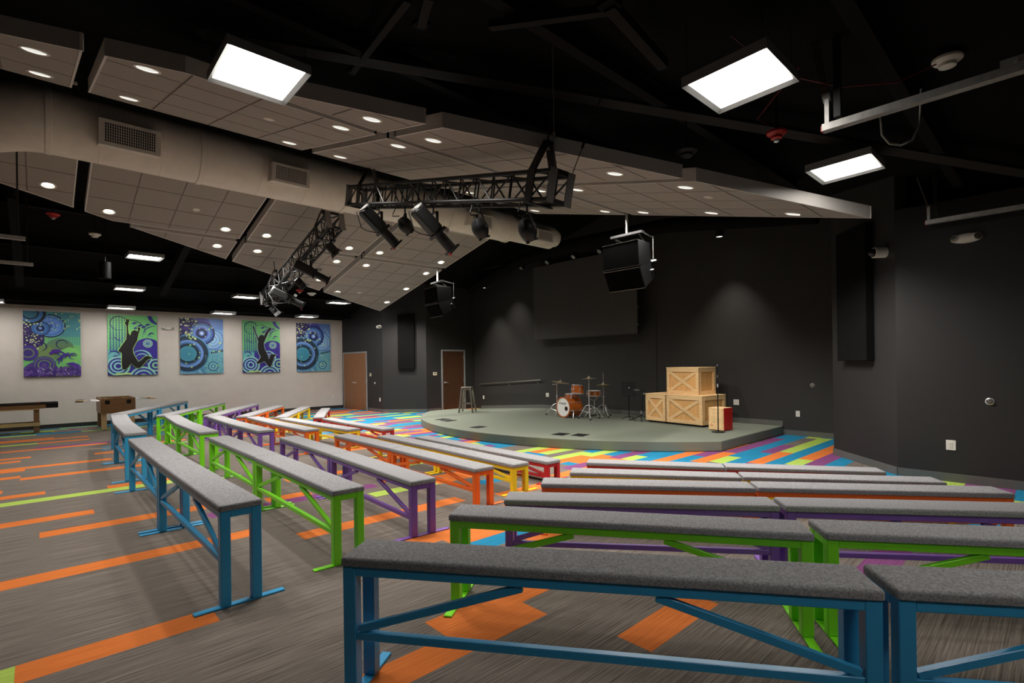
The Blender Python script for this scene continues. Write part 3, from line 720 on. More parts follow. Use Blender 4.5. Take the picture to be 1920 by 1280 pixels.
# ------------------------------------------------------------------ hanging loudspeaker clusters
def cluster(x, y, ztop, zb, yaw, label):
    t = thing('loudspeaker_cluster', label, 'loudspeaker', (x, y, zb), yaw, 'hanging loudspeaker clusters')   # local -y faces the room
    g = mat('speaker_cloth', (9, 9, 9), .95, spec=.05); c = mat('speaker_cabinet', (13, 13, 13), .8, spec=.1)
    MB().cyl((0, .15, 0), (0, .15, ztop-zb), .022, n=10).build('hanging_pole', M_galv, t)
    MB().box(-.32, .10, -.02, .32, .20, .02).build('top_beam', M_steel_blk, t)
    for sx in (-1, 1):
        MB().bar((sx*.25, .15, -.02), (sx*.25, .45, -.28), .012, .02).build('rigging_strap', M_gun, t)
        MB().cyl((sx*.30, .50, -.02), (sx*.30, .50, -.42), .008, n=6).bar((sx*.30, .15, 0), (sx*.30, .52, -.05), .012, .02).build('rigging_strap', M_gun, t)
        MB().cbox((sx*.31, .50, -.45), (.10, .03, .03)).cbox((sx*.31, .42, -.62), (.09, .03, .02)).build('shackle', M_chrome, t)
    def cab(zt, h, tilt, y0):
        M = Matrix.Translation((0, y0, zt)) @ Matrix.Rotation(tilt, 4, 'X')
        b = rooted(MB().prism([(-.37, 0), (.37, 0), (.28, .5), (-.28, .5)], -h, 0).build('cabinet', c, t, bevel=.008), M)
        MB().box(-.365, -.012, -h+.006, .365, -.001, -.006).build('grille', g, b)
        MB().box(-.372, -.016, -h, .372, -.010, -h+.008).box(-.372, -.016, -.008, .372, -.010, 0).build('grille_edge', M_gun, b)
        return b
    cab(-.17, .44, rad(3), -.06); cab(-.63, .38, rad(27), -.035)
cluster(7.46, 5.20, 4.3, 3.86, rad(-90), 'black loudspeaker cluster hung over right side of stage')
cluster(8.10, 11.97, 4.45, 3.95, rad(-97), 'black loudspeaker cluster hung near the single door')

# ------------------------------------------------------------------ screen, acoustic panels, pendants and rigging over the stage
t = thing('projection_screen', 'large dark flat screen hanging over the drum kit', 'screen', (11.6, 9.545, 2.37))
MB().box(-.02, -1.915, .02, .02, 1.915, 2.3).build('screen_surface', mat('screen_grey', (66, 63, 61), .6, var=.04), t)
MB().box(-.03, -1.93, 0, .03, 1.93, .03).build('bottom_bar', M_wall_dk, t)
MB().box(.02, -1.93, 0, .05, -1.89, 2.3).box(.02, 1.89, 0, .05, 1.93, 2.3).build('back_frame', M_steel_blk, t)
for z in (.25, .72, 1.2):
    MB().cbox((.0, -1.935, z), (.04, .02, .05)).build('edge_clip', M_gun, t)
for y in (-1.6, 1.6): MB().cyl((0, y, 2.3), (0, y, roof(0, 9.545+y)-2.37), .008, n=6).build('hanging_cable', M_cable, t)
def wallpanel(name, p0, p1, z0, z1, dist, m, label, cat):
    a = Vector(p0); b = Vector(p1); d = (b-a).normalized(); n = Vector((-d.y, d.x)); L = (b-a).length
    t = thing(name, label, cat, (a.x+n.x*.001, a.y+n.y*.001, z0), atan2(d.y, d.x), 'black acoustic wall panels')
    MB().box(0, .0, 0, L, dist, z1-z0).build('panel', m, t, bevel=.006)
    MB().box(.03, -.0005, .03, L-.03, .002, z1-z0-.03).build('backing', M_steel_blk, t)
M_ac = mat('black_fabric', (20, 20, 20), .95, spec=.05)
wallpanel('acoustic_panel', (9.13, 1.913), (9.70, 2.44), 1.60, 3.66, .12, M_ac, 'tall black acoustic panel on angled wall beside the dome camera', 'acoustic panel')
wallpanel('acoustic_panel', (9.58, 15.278), (9.18, 15.689), 1.51, 3.37, .12, M_ac, 'tall black acoustic panel on angled wall beside the single door', 'acoustic panel')
def pendant(x, y, z, top, r, label, lit=270, light=True):
    t = thing('pendant_downlight', label, 'pendant light', (x, y, z), 0, 'black cylinder pendants')
    MB().lathe([(r*.9, .01), (r, 0), (r, .34), (0, .345)], 20).build('cylinder_shade', M_blk, t, smooth=True)
    MB().cyl((0, 0, .34), (0, 0, top-z), .012, n=6).build('stem', M_steel_blk, t)
    if light:
        MB().cyl((0, 0, .02), (0, 0, .024), r*.88, n=20).build('lens', M_pend, t)
        ld = bpy.data.lights.new('lamp', 'SPOT'); ld.energy = lit; ld.spot_size = rad(74); ld.spot_blend = .9; ld.shadow_soft_size = .06; ld.color = (1, .94, .86)
        lo = bpy.data.objects.new('lamp', ld); COL.objects.link(lo); lo.parent = t; lo.location = (0, 0, -.005)
pendant(11.3, 12.6, 4.70, 5.0, .085, 'black cylinder pendant high beside the screen, taller of the pair')
pendant(11.3, 13.56, 4.25, 4.72, .085, 'black cylinder pendant above the handrail, lower of the pair')
pendant(11.3, 5.26, 4.42, 4.98, .085, 'black cylinder pendant right of the wooden crates, by the ceiling cloud tip')
pendant(1.03, 13.44, 3.50, 4.72, .10, 'unlit black pendant hanging left below the far ceiling clouds', light=False)
t = thing('rigging_pipe', 'long black pipe rail crossing above the back of the stage', 'pipe', (11.0, 0, 4.82))
MB().cyl((0, 2.75, 0), (0, 13.6, 0), .022, n=10).build('pipe', M_steel_blk, t)
for y in (3.4, 6.0, 8.6, 11.2, 13.2): MB().cyl((0, y, 0), (0, y, max(.1, roof(0, y)-4.84)), .008, n=6).build('drop_rod', M_steel_blk, t)
for i, y in enumerate((4.55, 8.35, 9.25, 10.25, 11.35)):
    t = thing('stage_spotlight', f'small black stage spotlight on the pipe rail, {ORD[i]} from the dark side wall', 'stage light', (11.0, y, 4.79), 0, 'spotlights on the pipe rail')
    clamp(t); M0 = Matrix.Translation((0, 0, -.16)) @ rotmat((-.75, 0, -.65))
    rooted(MB().lathe([(0, -.12), (.055, -.115), (.07, 0), (.075, .1), (.068, .1)], 16, (0, 0, 0), (0, 1, 0)).build('body', M_blk, t, smooth=True), M0)
    rooted(MB().cyl((0, .08, 0), (0, .085, 0), .066, n=16).build('front_lens', mat('led_glass', (120, 118, 112), .15), t), M0)
t = thing('black_duct', 'black painted round duct above the back of the stage', 'duct', (0, 0, 0))
MB().tube([(10.35, 3.0, 4.24), (10.3, 6.0, 4.66), (10.25, 9.0, 4.72), (10.35, 10.8, 4.62), (10.7, 12.6, 4.40), (11.2, 14.2, 4.25)], .16, 20).build('duct_body', M_void, t, smooth=True)

# ------------------------------------------------------------------ stage furniture
ZS = .19
t = thing('bar_stool', 'grey metal bar stool standing on left end of stage', 'stool', (9.48, 12.24, ZS), rad(38))
MB().box(-.155, -.155, .745, .155, .155, .77).build('seat', M_gun, t, bevel=.012, seg=2)
for sx in (-1, 1):
    for sy in (-1, 1):
        MB().add([(sx*.21+a*.022, sy*.21+b*.022, 0) for a, b in ((-1, -1), (1, -1), (1, 1), (-1, 1))]+[(sx*.125+a*.032, sy*.125+b*.032, .745) for a, b in ((-1, -1), (1, -1), (1, 1), (-1, 1))], MB.BF).build('leg', M_gun, t, bevel=.004)
q = .178
for a, b in (((-1, -1), (1, -1)), ((1, -1), (1, 1)), ((1, 1), (-1, 1)), ((-1, 1), (-1, -1))):
    MB().bar((a[0]*q, a[1]*q, .27), (b[0]*q, b[1]*q, .27), .012, .03).build('foot_rail', M_gun, t)
    MB().bar((a[0]*.13, a[1]*.13, .70), (b[0]*.13, b[1]*.13, .70), .006, .05).build('seat_brace', M_gun, t)
# drum kit
def lugs(t, r, z0, z1, n, ph=0.0):
    for k in range(n):
        a = 2*pi*k/n+ph; MB().cbox((r*cos(a), r*sin(a), (z0+z1)/2), (.022, .022, .035)).build('lug', M_chrome, t)
        MB().cyl((r*1.02*cos(a), r*1.02*sin(a), z0), (r*1.02*cos(a), r*1.02*sin(a), z1), .004, n=5).build('tension_rod', M_chrome, t)
def drum(name, x, y, z, r, h, label, tilt=0.0, n=6):
    t = thing(name, label, 'drum', (x, y, z), 0); t.rotation_euler = (0, tilt, 0)
    MB().cyl((0, 0, .012), (0, 0, h-.012), r, n=32, caps=False).build('shell', M_drum, t, smooth=True)
    for zz in (0, h-.022): MB().lathe([(r-.004, zz), (r+.012, zz), (r+.012, zz+.022), (r-.004, zz+.022), (r-.004, zz)], 32).build('hoop', M_chrome, t, smooth=True)
    for zz in (.006, h-.010): MB().cyl((0, 0, zz), (0, 0, zz+.003), r, n=32).build('drum_head', M_head, t)
    lugs(t, r+.008, .02, h-.02, n); return t
bd = thing('bass_drum', 'amber wood bass drum with white front head and black script', 'drum', (10.15, 9.0, ZS+.275), rad(-7))
R = .262
MB().cyl((.02, 0, 0), (.42, 0, 0), R, n=48, caps=False).build('shell', M_drum, bd, smooth=True)
for x in (0.0, .41):
    MB().lathe([(R-.02, x), (R+.012, x), (R+.012, x+.035), (R-.005, x+.035)], 48, (0, 0, 0), (1, 0, 0)).build('hoop', M_drum, bd, smooth=True)
MB().cyl((.006, 0, 0), (.010, 0, 0), R-.006, n=48).build('front_head', M_head, bd)
MB().cyl((.43, 0, 0), (.434, 0, 0), R-.006, n=48).build('batter_head', M_head, bd)
MB().cyl((.003, -.12, -.03), (.0065, -.12, -.03), .052, n=24).build('port_hole', M_blk, bd)
MB().lathe([(.050, .0), (.057, -.004), (.062, 0)], 24, (.004, -.12, -.03), (1, 0, 0)).build('port_ring', mat('port_ring_brown', (120, 70, 40), .4), bd)
for k in range(8):
    a = 2*pi*k/8+.3
    for x in (.03, .36): MB().cbox((x+.02, (R+.012)*cos(a), (R+.012)*sin(a)), (.05, .02, .02)).build('lug', M_chrome, bd)
    MB().cyl((-.005, (R+.02)*cos(a), (R+.02)*sin(a)), (.44, (R+.02)*cos(a), (R+.02)*sin(a)), .004, n=5).build('tension_rod', M_chrome, bd)
for sy in (-1, 1): MB().tube([(.10, sy*(R-.01), -.06), (.08, sy*(R+.06), -.10), (.02, sy*(R+.10), -.27)], [.013, .012, .009], 8).build('spur', M_chrome, bd, smooth=True)
fc = bpy.data.curves.new('logo', 'FONT'); fc.body = 'Gretsch'; fc.size = .085; fc.shear = .25; fc.extrude = .0006; fc.align_x = 'CENTER'
fo = bpy.data.objects.new('logo_lettering', fc); COL.objects.link(fo); fo.parent = bd; fc.materials.append(M_blk)
lm = bpy.data.meshes.new_from_object(fo); bpy.data.objects.remove(fo); lm.materials.clear(); lm.materials.append(M_blk); fo = link('logo_lettering', lm, bd)
fo.matrix_local = Matrix(((0, 0, -1, .003), (-1, 0, 0, .03), (0, 1, 0, .075), (0, 0, 0, 1)))
bp_ = thing('kick_pedal', 'chrome kick pedal behind the bass drum', 'drum pedal', (10.72, 8.95, ZS))
MB().box(-.02, -.05, 0, .26, .05, .012).build('base_plate', M_chrome, bp_); MB().bar((.24, 0, .02), (.02, 0, .09), .07, .012).build('foot_board', M_chrome, bp_)
for sy in (-1, 1): MB().cyl((0, sy*.05, 0), (0, sy*.05, .19), .009, n=8).build('post', M_chrome, bp_)
MB().cyl((0, -.05, .19), (0, .05, .19), .007, n=8).cyl((0, 0, .19), (-.07, 0, .32), .006, n=6).build('beater_axle', M_chrome, bp_)
tm = drum('mounted_tom', 10.36, 8.68, .815, .155, .235, 'amber rack tom drum mounted above the bass drum', rad(8))
MB().cyl((0, .2, -.02), (-.06, .17, -.20), .014, n=8).build('mount_post', M_chrome, tm)
fl = drum('floor_tom', 10.78, 9.22, ZS+.24, .19, .36, 'amber floor tom drum standing behind the bass drum', 0, 8)
for k in range(3):
    a = 2*pi*k/3+.4; MB().cyl((.205*cos(a), .205*sin(a), -.24), (.205*cos(a), .205*sin(a), .2), .008, n=6).build('leg', M_chrome, fl)
def stand(t, h, foot, mid=.32, r=.012):
    for k in range(3):
        a = 2*pi*k/3+foot; MB().tube([(0, 0, mid), (.10*cos(a), .10*sin(a), mid-.03), (.30*cos(a), .30*sin(a), .03)], .011, 6).build('leg', M_chrome, t, smooth=True)
        MB().cyl((.02*cos(a), .02*sin(a), mid-.2), (.17*cos(a), .17*sin(a), mid-.15), .007, n=6).build('leg_brace', M_chrome, t)
        MB().cbox((.305*cos(a), .305*sin(a), .018), (.035, .035, .036)).build('rubber_foot', M_cable, t)
    MB().cyl((0, 0, .06), (0, 0, h*.62), r, n=10).cyl((0, 0, h*.6), (0, 0, h), r*.72, n=10).build('pole', M_chrome, t, smooth=True)
    MB().cbox((.01, 0, h*.62), (.05, .03, .035)).build('height_clamp', M_chrome, t)
def cymbal(t, z, r, tilt, x=0, y=0, nm='cymbal'):
    o = MB().lathe([(r, -.022), (r*.5, -.008), (r*.22, -.001), (r*.18, .016), (.02, .026), (0, .026), (0, .023), (r*.18, .012), (r*.22, -.004), (r*.5, -.011), (r, -.0235)], 36).build(nm, M_brass, t, smooth=True)
    o.location = (x, y, z); o.rotation_euler = (tilt, tilt*.4, 0)
    MB().cyl((0, 0, .02), (0, 0, .06), .008, n=8).cyl((0, 0, .022), (0, 0, .034), .018, n=10).build('wing_nut', M_chrome, o)
c1 = thing('cymbal_stand', 'chrome boom stand holding crash cymbal, left of the drum kit', 'cymbal stand', (10.60, 9.62, ZS)); stand(c1, .86, 2.1)
MB().cyl((0, 0, .86), (.02, -.12, .92), .008, n=8).cyl((0, 0, .86), (-.03, .15, .84), .008, n=8).cyl((.02, -.09, .905), (.02, -.09, .93), .02, n=8).build('boom_arm', M_chrome, c1)
cymbal(c1, .925, .25, .16, .02, -.12)
c2 = thing('cymbal_stand', 'tall chrome straight stand holding the highest cymbal in front of snare', 'cymbal stand', (10.33, 8.27, ZS)); stand(c2, 1.05, 3.9, .36); cymbal(c2, 1.05, .21, -.05)
hh = thing('hi_hat_stand', 'chrome hi hat stand with long rod above paired cymbals', 'cymbal stand', (11.05, 8.36, ZS)); stand(hh, .86, 4.2); cymbal(hh, .865, .19, 0.0); cymbal(hh, .845, .19, .03, nm='bottom_cymbal')
MB().cyl((0, 0, .86), (0, 0, 1.17), .005, n=6).build('pull_rod', M_chrome, hh); MB().bar((-.05, -.02, .015), (-.33, -.06, .02), .08, .02).build('foot_board', M_chrome, hh)
sn = drum('snare_drum', 10.86, 8.52, ZS+.55, .178, .15, 'amber snare drum on low chrome stand beside the hi hat', 0, 8)
for k in range(3):
    a = 2*pi*k/3; MB().tube([(.17*cos(a), .17*sin(a), 0), (.15*cos(a), .15*sin(a), -.06), (.02*cos(a), .02*sin(a), -.12)], .008, 6).build('basket_arm', M_chrome, sn)
    MB().tube([(0, 0, -.3), (.1*cos(a+.5), .1*sin(a+.5), -.34), (.27*cos(a+.5), .27*sin(a+.5), -.54)], .009, 6).build('leg', M_chrome, sn)
MB().cyl((0, 0, -.10), (0, 0, -.48), .012, n=8).build('pole', M_chrome, sn)
# music stand, boom microphone stand, straight microphone stand
t = thing('music_stand', 'black music stand with flat desk beside the crates', 'music stand', (10.90, 7.46, ZS), rad(-47))
MB().cyl((0, 0, .05), (0, 0, .70), .011, n=8).build('pole', M_blk, t)
for k in range(3):
    a = 2*pi*k/3+.6; MB().tube([(0, 0, .07), (.10*cos(a), .10*sin(a), .045), (.19*cos(a), .19*sin(a), .009)], .009, 6).build('leg', M_blk, t)
dk = MB().bar((0, -.06, .60), (0, .03, .94), .35, .01, up=(0, 1, 0)).bar((-.175, -.09, .60), (.175, -.09, .60), .05, .008).build('desk', M_blk, t)
MB().cyl((0, -.035, .79), (0, -.06, .80), .016, n=10).build('knob', M_chrome, dk)
t = thing('boom_microphone_stand', 'short boom microphone stand between music stand and crates', 'microphone stand', (10.89, 7.10, ZS), rad(-47))
for k in range(3):
    a = 2*pi*k/3+.4; MB().cyl((0, 0, .13), (.24*cos(a), .24*sin(a), .012), .008, n=6).build('leg', M_blk, t)
    MB().cbox((.245*cos(a), .245*sin(a), .012), (.03, .03, .024)).build('rubber_foot', M_cable, t)
MB().cyl((0, 0, .05), (.05, 0, .60), .009, n=8).build('pole', M_blk, t); MB().cyl((.0, 0, .16), (.004, 0, .24), .012, n=8).build('clutch', M_chrome, t)
MB().tube([(.05, 0, .60), (.09, 0, .70), (.06, 0, .735), (-.04, 0, .745)], .008, 6).build('boom_arm', M_blk, t); MB().cyl((-.04, 0, .745), (-.16, 0, .755), .014, .017, n=10).build('microphone', M_gun, t)
MB().cyl((.065, 0, .64), (.085, 0, .675), .014, n=8).build('joint_knob', M_chrome, t)
MB().tube([(-.12, .08, .006), (-.20, .0, .006), (-.16, -.10, .006), (-.08, -.04, .12), (-.14, .06, .15), (-.2, .1, .006), (-.3, -.05, .006)], .006, 6).build('cable', M_cable, t, smooth=True)
t = thing('microphone_stand', 'straight black microphone stand on round base before the red box', 'microphone stand', (10.06, 4.76, ZS))
MB().lathe([(0, 0), (.13, 0), (.13, .012), (.05, .026), (0, .028)], 28).build('round_base', M_blk, t, smooth=True)
MB().cyl((0, 0, .02), (0, 0, .95), .011, n=10).cyl((0, 0, .93), (0, 0, 1.34), .008, n=10).build('pole', M_blk, t); MB().cyl((0, 0, .91), (0, 0, .98), .016, n=10).build('clutch', M_chrome, t)
MB().cyl((0, 0, 1.10), (0, 0, 1.16), .017, n=10).cbox((.02, 0, 1.13), (.04, .02, .02)).build('clip', M_gun, t); MB().cyl((0, 0, 1.34), (0, 0, 1.365), .010, n=8).build('tip', M_chrome, t)
# wooden crates
def crate(x0, y0, z, ang, w, d, h, label, lift=0.0):
    t = thing('wooden_crate', label, 'crate', (x0, y0, z), ang, 'pine crates on the stage')   # local x along front, y back
    b = .085; p = .022; z0 = lift
    if lift: MB().box(.05, .05, 0, w-.05, d-.05, lift+.005).build('skid', M_steel_blk, t)
    MB().box(p, p, z0+.002, w-p, d-p, z0+h-.02).build('plywood_box', M_pine2, t)
    MB().box(-.005, -.005, z0+h-.022, w+.005, d+.005, z0+h).build('lid', M_pine, t, bevel=.003)
    def face(o, ex, L, nrm, cross=True):
        def bx(u0, v0, u1, v1, pr):
            P = [Vector(o)+Vector(ex)*u+Vector((0, 0, v)) for u, v in ((u0, v0), (u1, v0), (u1, v1), (u0, v1))]; nn = Vector(nrm)*pr
            return MB().add([q for q in P]+[q+nn for q in P], MB.BF)
        bx(0, z0, L, z0+b, p).build('rail_board', M_pine, t, bevel=.002); bx(0, z0+h-.022-b, L, z0+h-.023, p).build('rail_board', M_pine, t, bevel=.002)
        bx(0, z0+b+.001, b, z0+h-.023-b, p).build('stile_board', M_pine, t, bevel=.002); bx(L-b, z0+b+.001, L, z0+h-.023-b, p).build('stile_board', M_pine, t, bevel=.002)
        if not cross: return
        a0 = Vector(o)+Vector(ex)*(b*.9)+Vector((0, 0, z0+b*.9)); a1 = Vector(o)+Vector(ex)*(L-b*.9)+Vector((0, 0, z0+h-.022-b*.9))
        b0 = Vector(o)+Vector(ex)*(b*.9)+Vector((0, 0, z0+h-.022-b*.9)); b1 = Vector(o)+Vector(ex)*(L-b*.9)+Vector((0, 0, z0+b*.9)); nn = Vector(nrm)
        MB().bar(a0+nn*.004, a1+nn*.004, .07, .014, up=nrm).build('cross_board', M_pine, t); MB().bar(b0+nn*.014, b1+nn*.014, .07, .014, up=nrm).build('cross_board', M_pine, t)
    face((0, p, 0), (1, 0, 0), w, (0, -1, 0)); face((w-p, 0, 0), (0, 1, 0), d, (1, 0, 0), False); face((p, d, 0), (0, -1, 0), d, (-1, 0, 0), False)
    return t
ca_ = atan2(5.33-6.89, 10.54-10.76)
crate(10.76, 6.89, ZS, ca_, .60, .86, .64, 'lower pine crate with narrow cross braced front, nearer the music stand', .045)
crate(10.76+.612*cos(ca_), 6.89+.612*sin(ca_), ZS, ca_, .965, .86, .64, 'lower wide pine crate with cross braced front, behind the red box', .045)
crate(10.79+.14*1+.50*cos(ca_), 6.89+.50*sin(ca_)-.02, ZS+.686, ca_, .88, .62, .62, 'pine crate stacked on top of the two lower crates')
t = thing('cajon', 'wooden box drum with red side panel beside the crates', 'box drum', (10.30, 5.08, ZS), rad(-96))
MB().box(0, 0, .01, .34, .33, .47).build('body', M_pine, t, bevel=.006); MB().box(.34, .004, .012, .347, .326, .468).build('red_panel', M_red, t)
for a, b in ((.03, .03), (.31, .03), (.31, .30), (.03, .30)): MB().cyl((a, b, 0), (a, b, .012), .014, n=10).build('rubber_foot', M_cable, t)
for a, b in ((.055, .10), (.085, .10), (.07, .13)): MB().cyl((a, -.0005, b), (a, -.002, b), .011, n=10).build('red_mark', M_red, t)
for a in (.05, .15, .25): MB().cyl((a, -.0005, .45), (a, -.002, .45), .005, n=8).build('screw', M_steel_blk, t)
# floor pockets in the stage
for i, (x, y, lb) in enumerate(((7.80, 11.14, 'black floor pocket plate nearest the bar stool'), (7.72, 10.75, 'black floor pocket plate beside the one nearest the stool'), (7.37, 9.12, 'black floor pocket plate alone near front of stage'),
        (7.74, 6.93, 'black floor pocket plate before the drum kit, left of a pair'), (7.90, 6.56, 'black floor pocket plate before the crates, right of a pair'))):
    t = thing('floor_pocket', lb, 'floor box', (x, y, ZS), rad(12 if i > 2 else 5), 'black floor pockets')
    MB().box(-.16, -.13, .0, .16, .13, .006).build('cover_plate', M_blk, t); MB().box(-.05, -.105, .006, .05, -.085, .008).build('cable_door', M_steel_blk, t)

# ------------------------------------------------------------------ handrail and wall fittings
t = thing('handrail', 'dark sloping wall handrail along the ramp behind the stage', 'handrail', (XB, 0, 0))
MB().cyl((-.09, 11.46, 1.10), (-.09, 14.62, .90), .021, n=12).build('rail', M_gun, t, smooth=True)
for y in (11.65, 13.05, 14.45):
    z = 1.10-(y-11.46)*.2/3.16; MB().tube([(-.001, y, z-.10), (-.06, y, z-.10), (-.09, y, z-.02)], .008, 6).lathe([(.0, 0), (.03, 0), (.03, .006)], 12, (-.0005, y, z-.10), (-1, 0, 0)).build('bracket', M_gun, t, smooth=True)
def plate(name, pos, nrm, w, h, label, cat, m=M_white, slots=0, group='wall plates'):
    a = atan2(nrm[1], nrm[0])+pi/2
    t = thing(name, label, cat, (pos[0]+nrm[0]*.0008, pos[1]+nrm[1]*.0008, pos[2]), a, group)   # local -y leaves the wall
    MB().box(-w/2, -.006, -h/2, w/2, 0, h/2).build('cover', m, t, bevel=.0015)
    gang = 2 if w > .11 else 1
    for g in range(gang):
        x0 = (g-(gang-1)/2)*.05
        if slots == 2:
            for z in (-.02, .02):
                o = MB().box(x0-.017, -.0085, z-.014, x0+.017, -.006, z+.014).build('socket', m, t)
                for sx in (-.006, .006): MB().box(x0+sx-.0012, -.009, z-.002, x0+sx+.0012, -.0086, z+.007).build('slot', M_blk, o)
                MB().cyl((x0, -.0086, z-.008), (x0, -.009, z-.008), .0024, n=8).build('slot', M_blk, o)
        elif slots == 1: MB().box(x0-.012, -.010, -.028, x0+.012, -.006, .028).build('rocker', m, t)
    return t
plate('wall_outlet', (XR, 1.02, .48), (-1, 0), .10, .13, 'white power outlet low on the dark side wall near the benches', 'outlet', slots=2)
plate('wall_outlet', (XB, 3.90, .47), (-1, 0), .08, .125, 'white power outlet just past right end of stage', 'outlet', slots=2)
plate('wall_outlet', (XB, 5.22, .66), (-1, 0), .13, .125, 'white double outlet on back wall behind the microphone stand', 'outlet', slots=2)
plate('wall_outlet', (XB, 11.27, .62), (-1, 0), .125, .125, 'white double outlet on back wall left of the drum kit', 'outlet', slots=2)
plate('wall_outlet', (XB, 9.23, .63), (-1, 0), .125, .125, 'white double outlet on back wall behind the hi hat', 'outlet', slots=2)
plate('wall_outlet', (XB, 14.48, .42), (-1, 0), .08, .125, 'white power outlet under lower end of handrail', 'outlet', slots=2)
plate('wall_outlet', (XR, 16.32, .44), (-1, 0), .08, .125, 'white power outlet low beside the double doors', 'outlet', slots=2)
plate('wall_outlet', (8.37, YA, .46), (0, -1), .08, .125, 'white power outlet low on art wall near the doors', 'outlet', slots=2)
for pos, nrm, lb in (((XR, 17.0, 1.31), (-1, 0), 'cream wall control beside the double doors'), ((10.20, 15.0, 1.32), (0, -1), 'cream wall control beside the single door')):
    t = plate('wall_control', pos, nrm, .13 if nrm[0] else .16, .11, lb, 'wall control', mat('cream_plastic', (222, 214, 186), .4))
    MB().box(-.035, -.011, .0, .035, -.006, .035).build('display', mat('dark_display', (70, 74, 60), .3), t)
for pos, lb in (((XR, .64, 1.07), 'round chrome door stop disc high on the dark side wall'), ((XB, 3.61, 1.09), 'round chrome door stop disc on back wall past the stage'), ((XR, 16.68, 1.01), 'round chrome door stop disc beside the double doors')):
    t = thing('door_stop_disc', lb, 'door stop', (pos[0]-.0005, pos[1], pos[2]), 0, 'round wall knobs')
    MB().lathe([(0, 0), (.045, 0), (.045, .008), (.034, .014)], 20, (0, 0, 0), (-1, 0, 0)).build('rose', M_chrome, t, smooth=True); MB().lathe([(.030, .012), (.026, .022), (0, .026)], 20, (0, 0, 0), (-1, 0, 0)).build('button', M_gun, t, smooth=True)
def emlight(pos, nrm, label):
    a = atan2(nrm[1], nrm[0])+pi/2; t = thing('emergency_light', label, 'emergency light', (pos[0]+nrm[0]*.0008, pos[1]+nrm[1]*.0008, pos[2]), a, 'oval emergency lights')
    n = 28
    o = MB(); rings = [(1.0, 1.0, 0), (1.0, 1.0, .03), (.9, .85, .055), (.5, .5, .07)]
    vs = [(.16*rx*cos(2*pi*k/n), -dz, .062*rz*sin(2*pi*k/n)) for rx, rz, dz in rings for k in range(n)]
    fs = [(i*n+k, i*n+(k+1) % n, (i+1)*n+(k+1) % n, (i+1)*n+k) for i in range(len(rings)-1) for k in range(n)]+[tuple(range((len(rings)-1)*n, len(rings)*n))]
    o.add(vs, fs).build('housing', M_white, t, smooth=True)
    for sx in (-1, 1):
        h = MB().lathe([(.045, -.02), (.05, .0), (.044, .012)], 20, (sx*.112, -.055, .004), (sx*.5, -1, 0)).build('lamp_head', M_white, t, smooth=True)
        MB().lathe([(.043, .010), (.02, .015), (0, .016)], 20, (sx*.112, -.055, .004), (sx*.5, -1, 0)).build('lamp_glass', M_gun, h, smooth=True)
emlight((XR, .84, 3.16), (-1, 0), 'oval white emergency light on dark wall under the metal track')
emlight((XR, 16.29, 2.99), (-1, 0), 'oval white emergency light above the double doors wall')
emlight((3.02, YA, 2.90), (0, -1), 'oval white emergency light on art wall between two pictures')
# dome camera on angled wall
t = thing('dome_camera', 'white and dark dome camera on angled wall beside black panel', 'camera', (8.93, 1.73, 3.15), atan2(1.1, 1.19)-pi/2)
nc = Vector((-1, 0, 0)); MB().cyl((0, 0, 0), (-.16, 0, 0), .075, n=24).build('housing', M_white, t, smooth=True)
MB().lathe([(.06, -.16), (.055, -.20), (.03, -.225), (0, -.232)], 20, (0, 0, 0), (1, 0, 0)).build('dome', mat('smoked_dome', (30, 24, 30), .1), t, smooth=True)

# ------------------------------------------------------------------ overhead metal tracks and ceiling steel
def track(x, y0, y1, z, label, rise=.62):
    t = thing('door_track', label, 'metal track', (x, y0, z), 0, 'galvanised overhead tracks')
    L = y1-y0
    MB().box(-.035, 0, -.022, .035, L, -.016).box(-.035, 0, -.016, -.030, L, .03).box(.030, 0, -.016, .035, L, .03).build('channel', M_galv, t)
    MB().box(-.045, 0, .03, .0, L*.72, .036).box(-.045, 0, .036, -.040, L*.72, .07).build('angle_bar', M_galv, t)
    MB().bar((0, L-.03, .0), (0, L-.03, .22), .03, .035).build('hanger_angle', M_galv, t); MB().bar((0, L-.03, .20), (.02, L+.08, rise), .05, .012).build('hanger_strap', M_gun, t)
    MB().cbox((0, L+.004, 0), (.05, .012, .04)).build('end_stop', M_red, t)
    MB().bar((0, L-.10, .06), (0, L-.10, roof(x, y1)-z-.03), .045, .045).build('hanger_post', M_steel_blk, t)
    for k in (.30, .38, .62): MB().cyl((-.046, L-L*k, .045), (-.055, L-L*k, .045), .010, n=8).build('bolt', M_chrome, t)
    return t
track(4.47, -2.3, 1.25, 3.40, 'galvanised overhead track ending in mid air beside large light panel', .85)
track(8.58, -2.3, 1.22, 3.40, 'galvanised overhead track close to the dark side wall')
for x, y, z, lb in ((-.12, 10.2, 3.52, 'pale metal track end at left edge, upper of two'), (-.05, 12.47, 3.50, 'pale metal track end at left edge, lower of two')):
    t = thing('door_track', lb, 'metal track', (x, y, z), 0, 'pale tracks at left edge')
    MB().box(-3.0, -.03, -.02, 0, .03, .035).build('channel', M_galv, t); MB().cyl((-.08, 0, .03), (-.08, 0, roof(x, y)-z), .012, n=6).build('hanger_rod', M_steel_blk, t)
t = thing('cable_loop', 'drooping dark cable loop below the near overhead track', 'cable', (4.55, .85, 3.36))
MB().tube([(-.045, .04, .03), (.0, .04, -.10), (.02, .0, -.17), (.06, -.06, -.19), (.10, -.12, -.16), (.12, -.16, -.06), (.13, -.17, .2)], .009, 8).build('cable', M_gun, t, smooth=True)
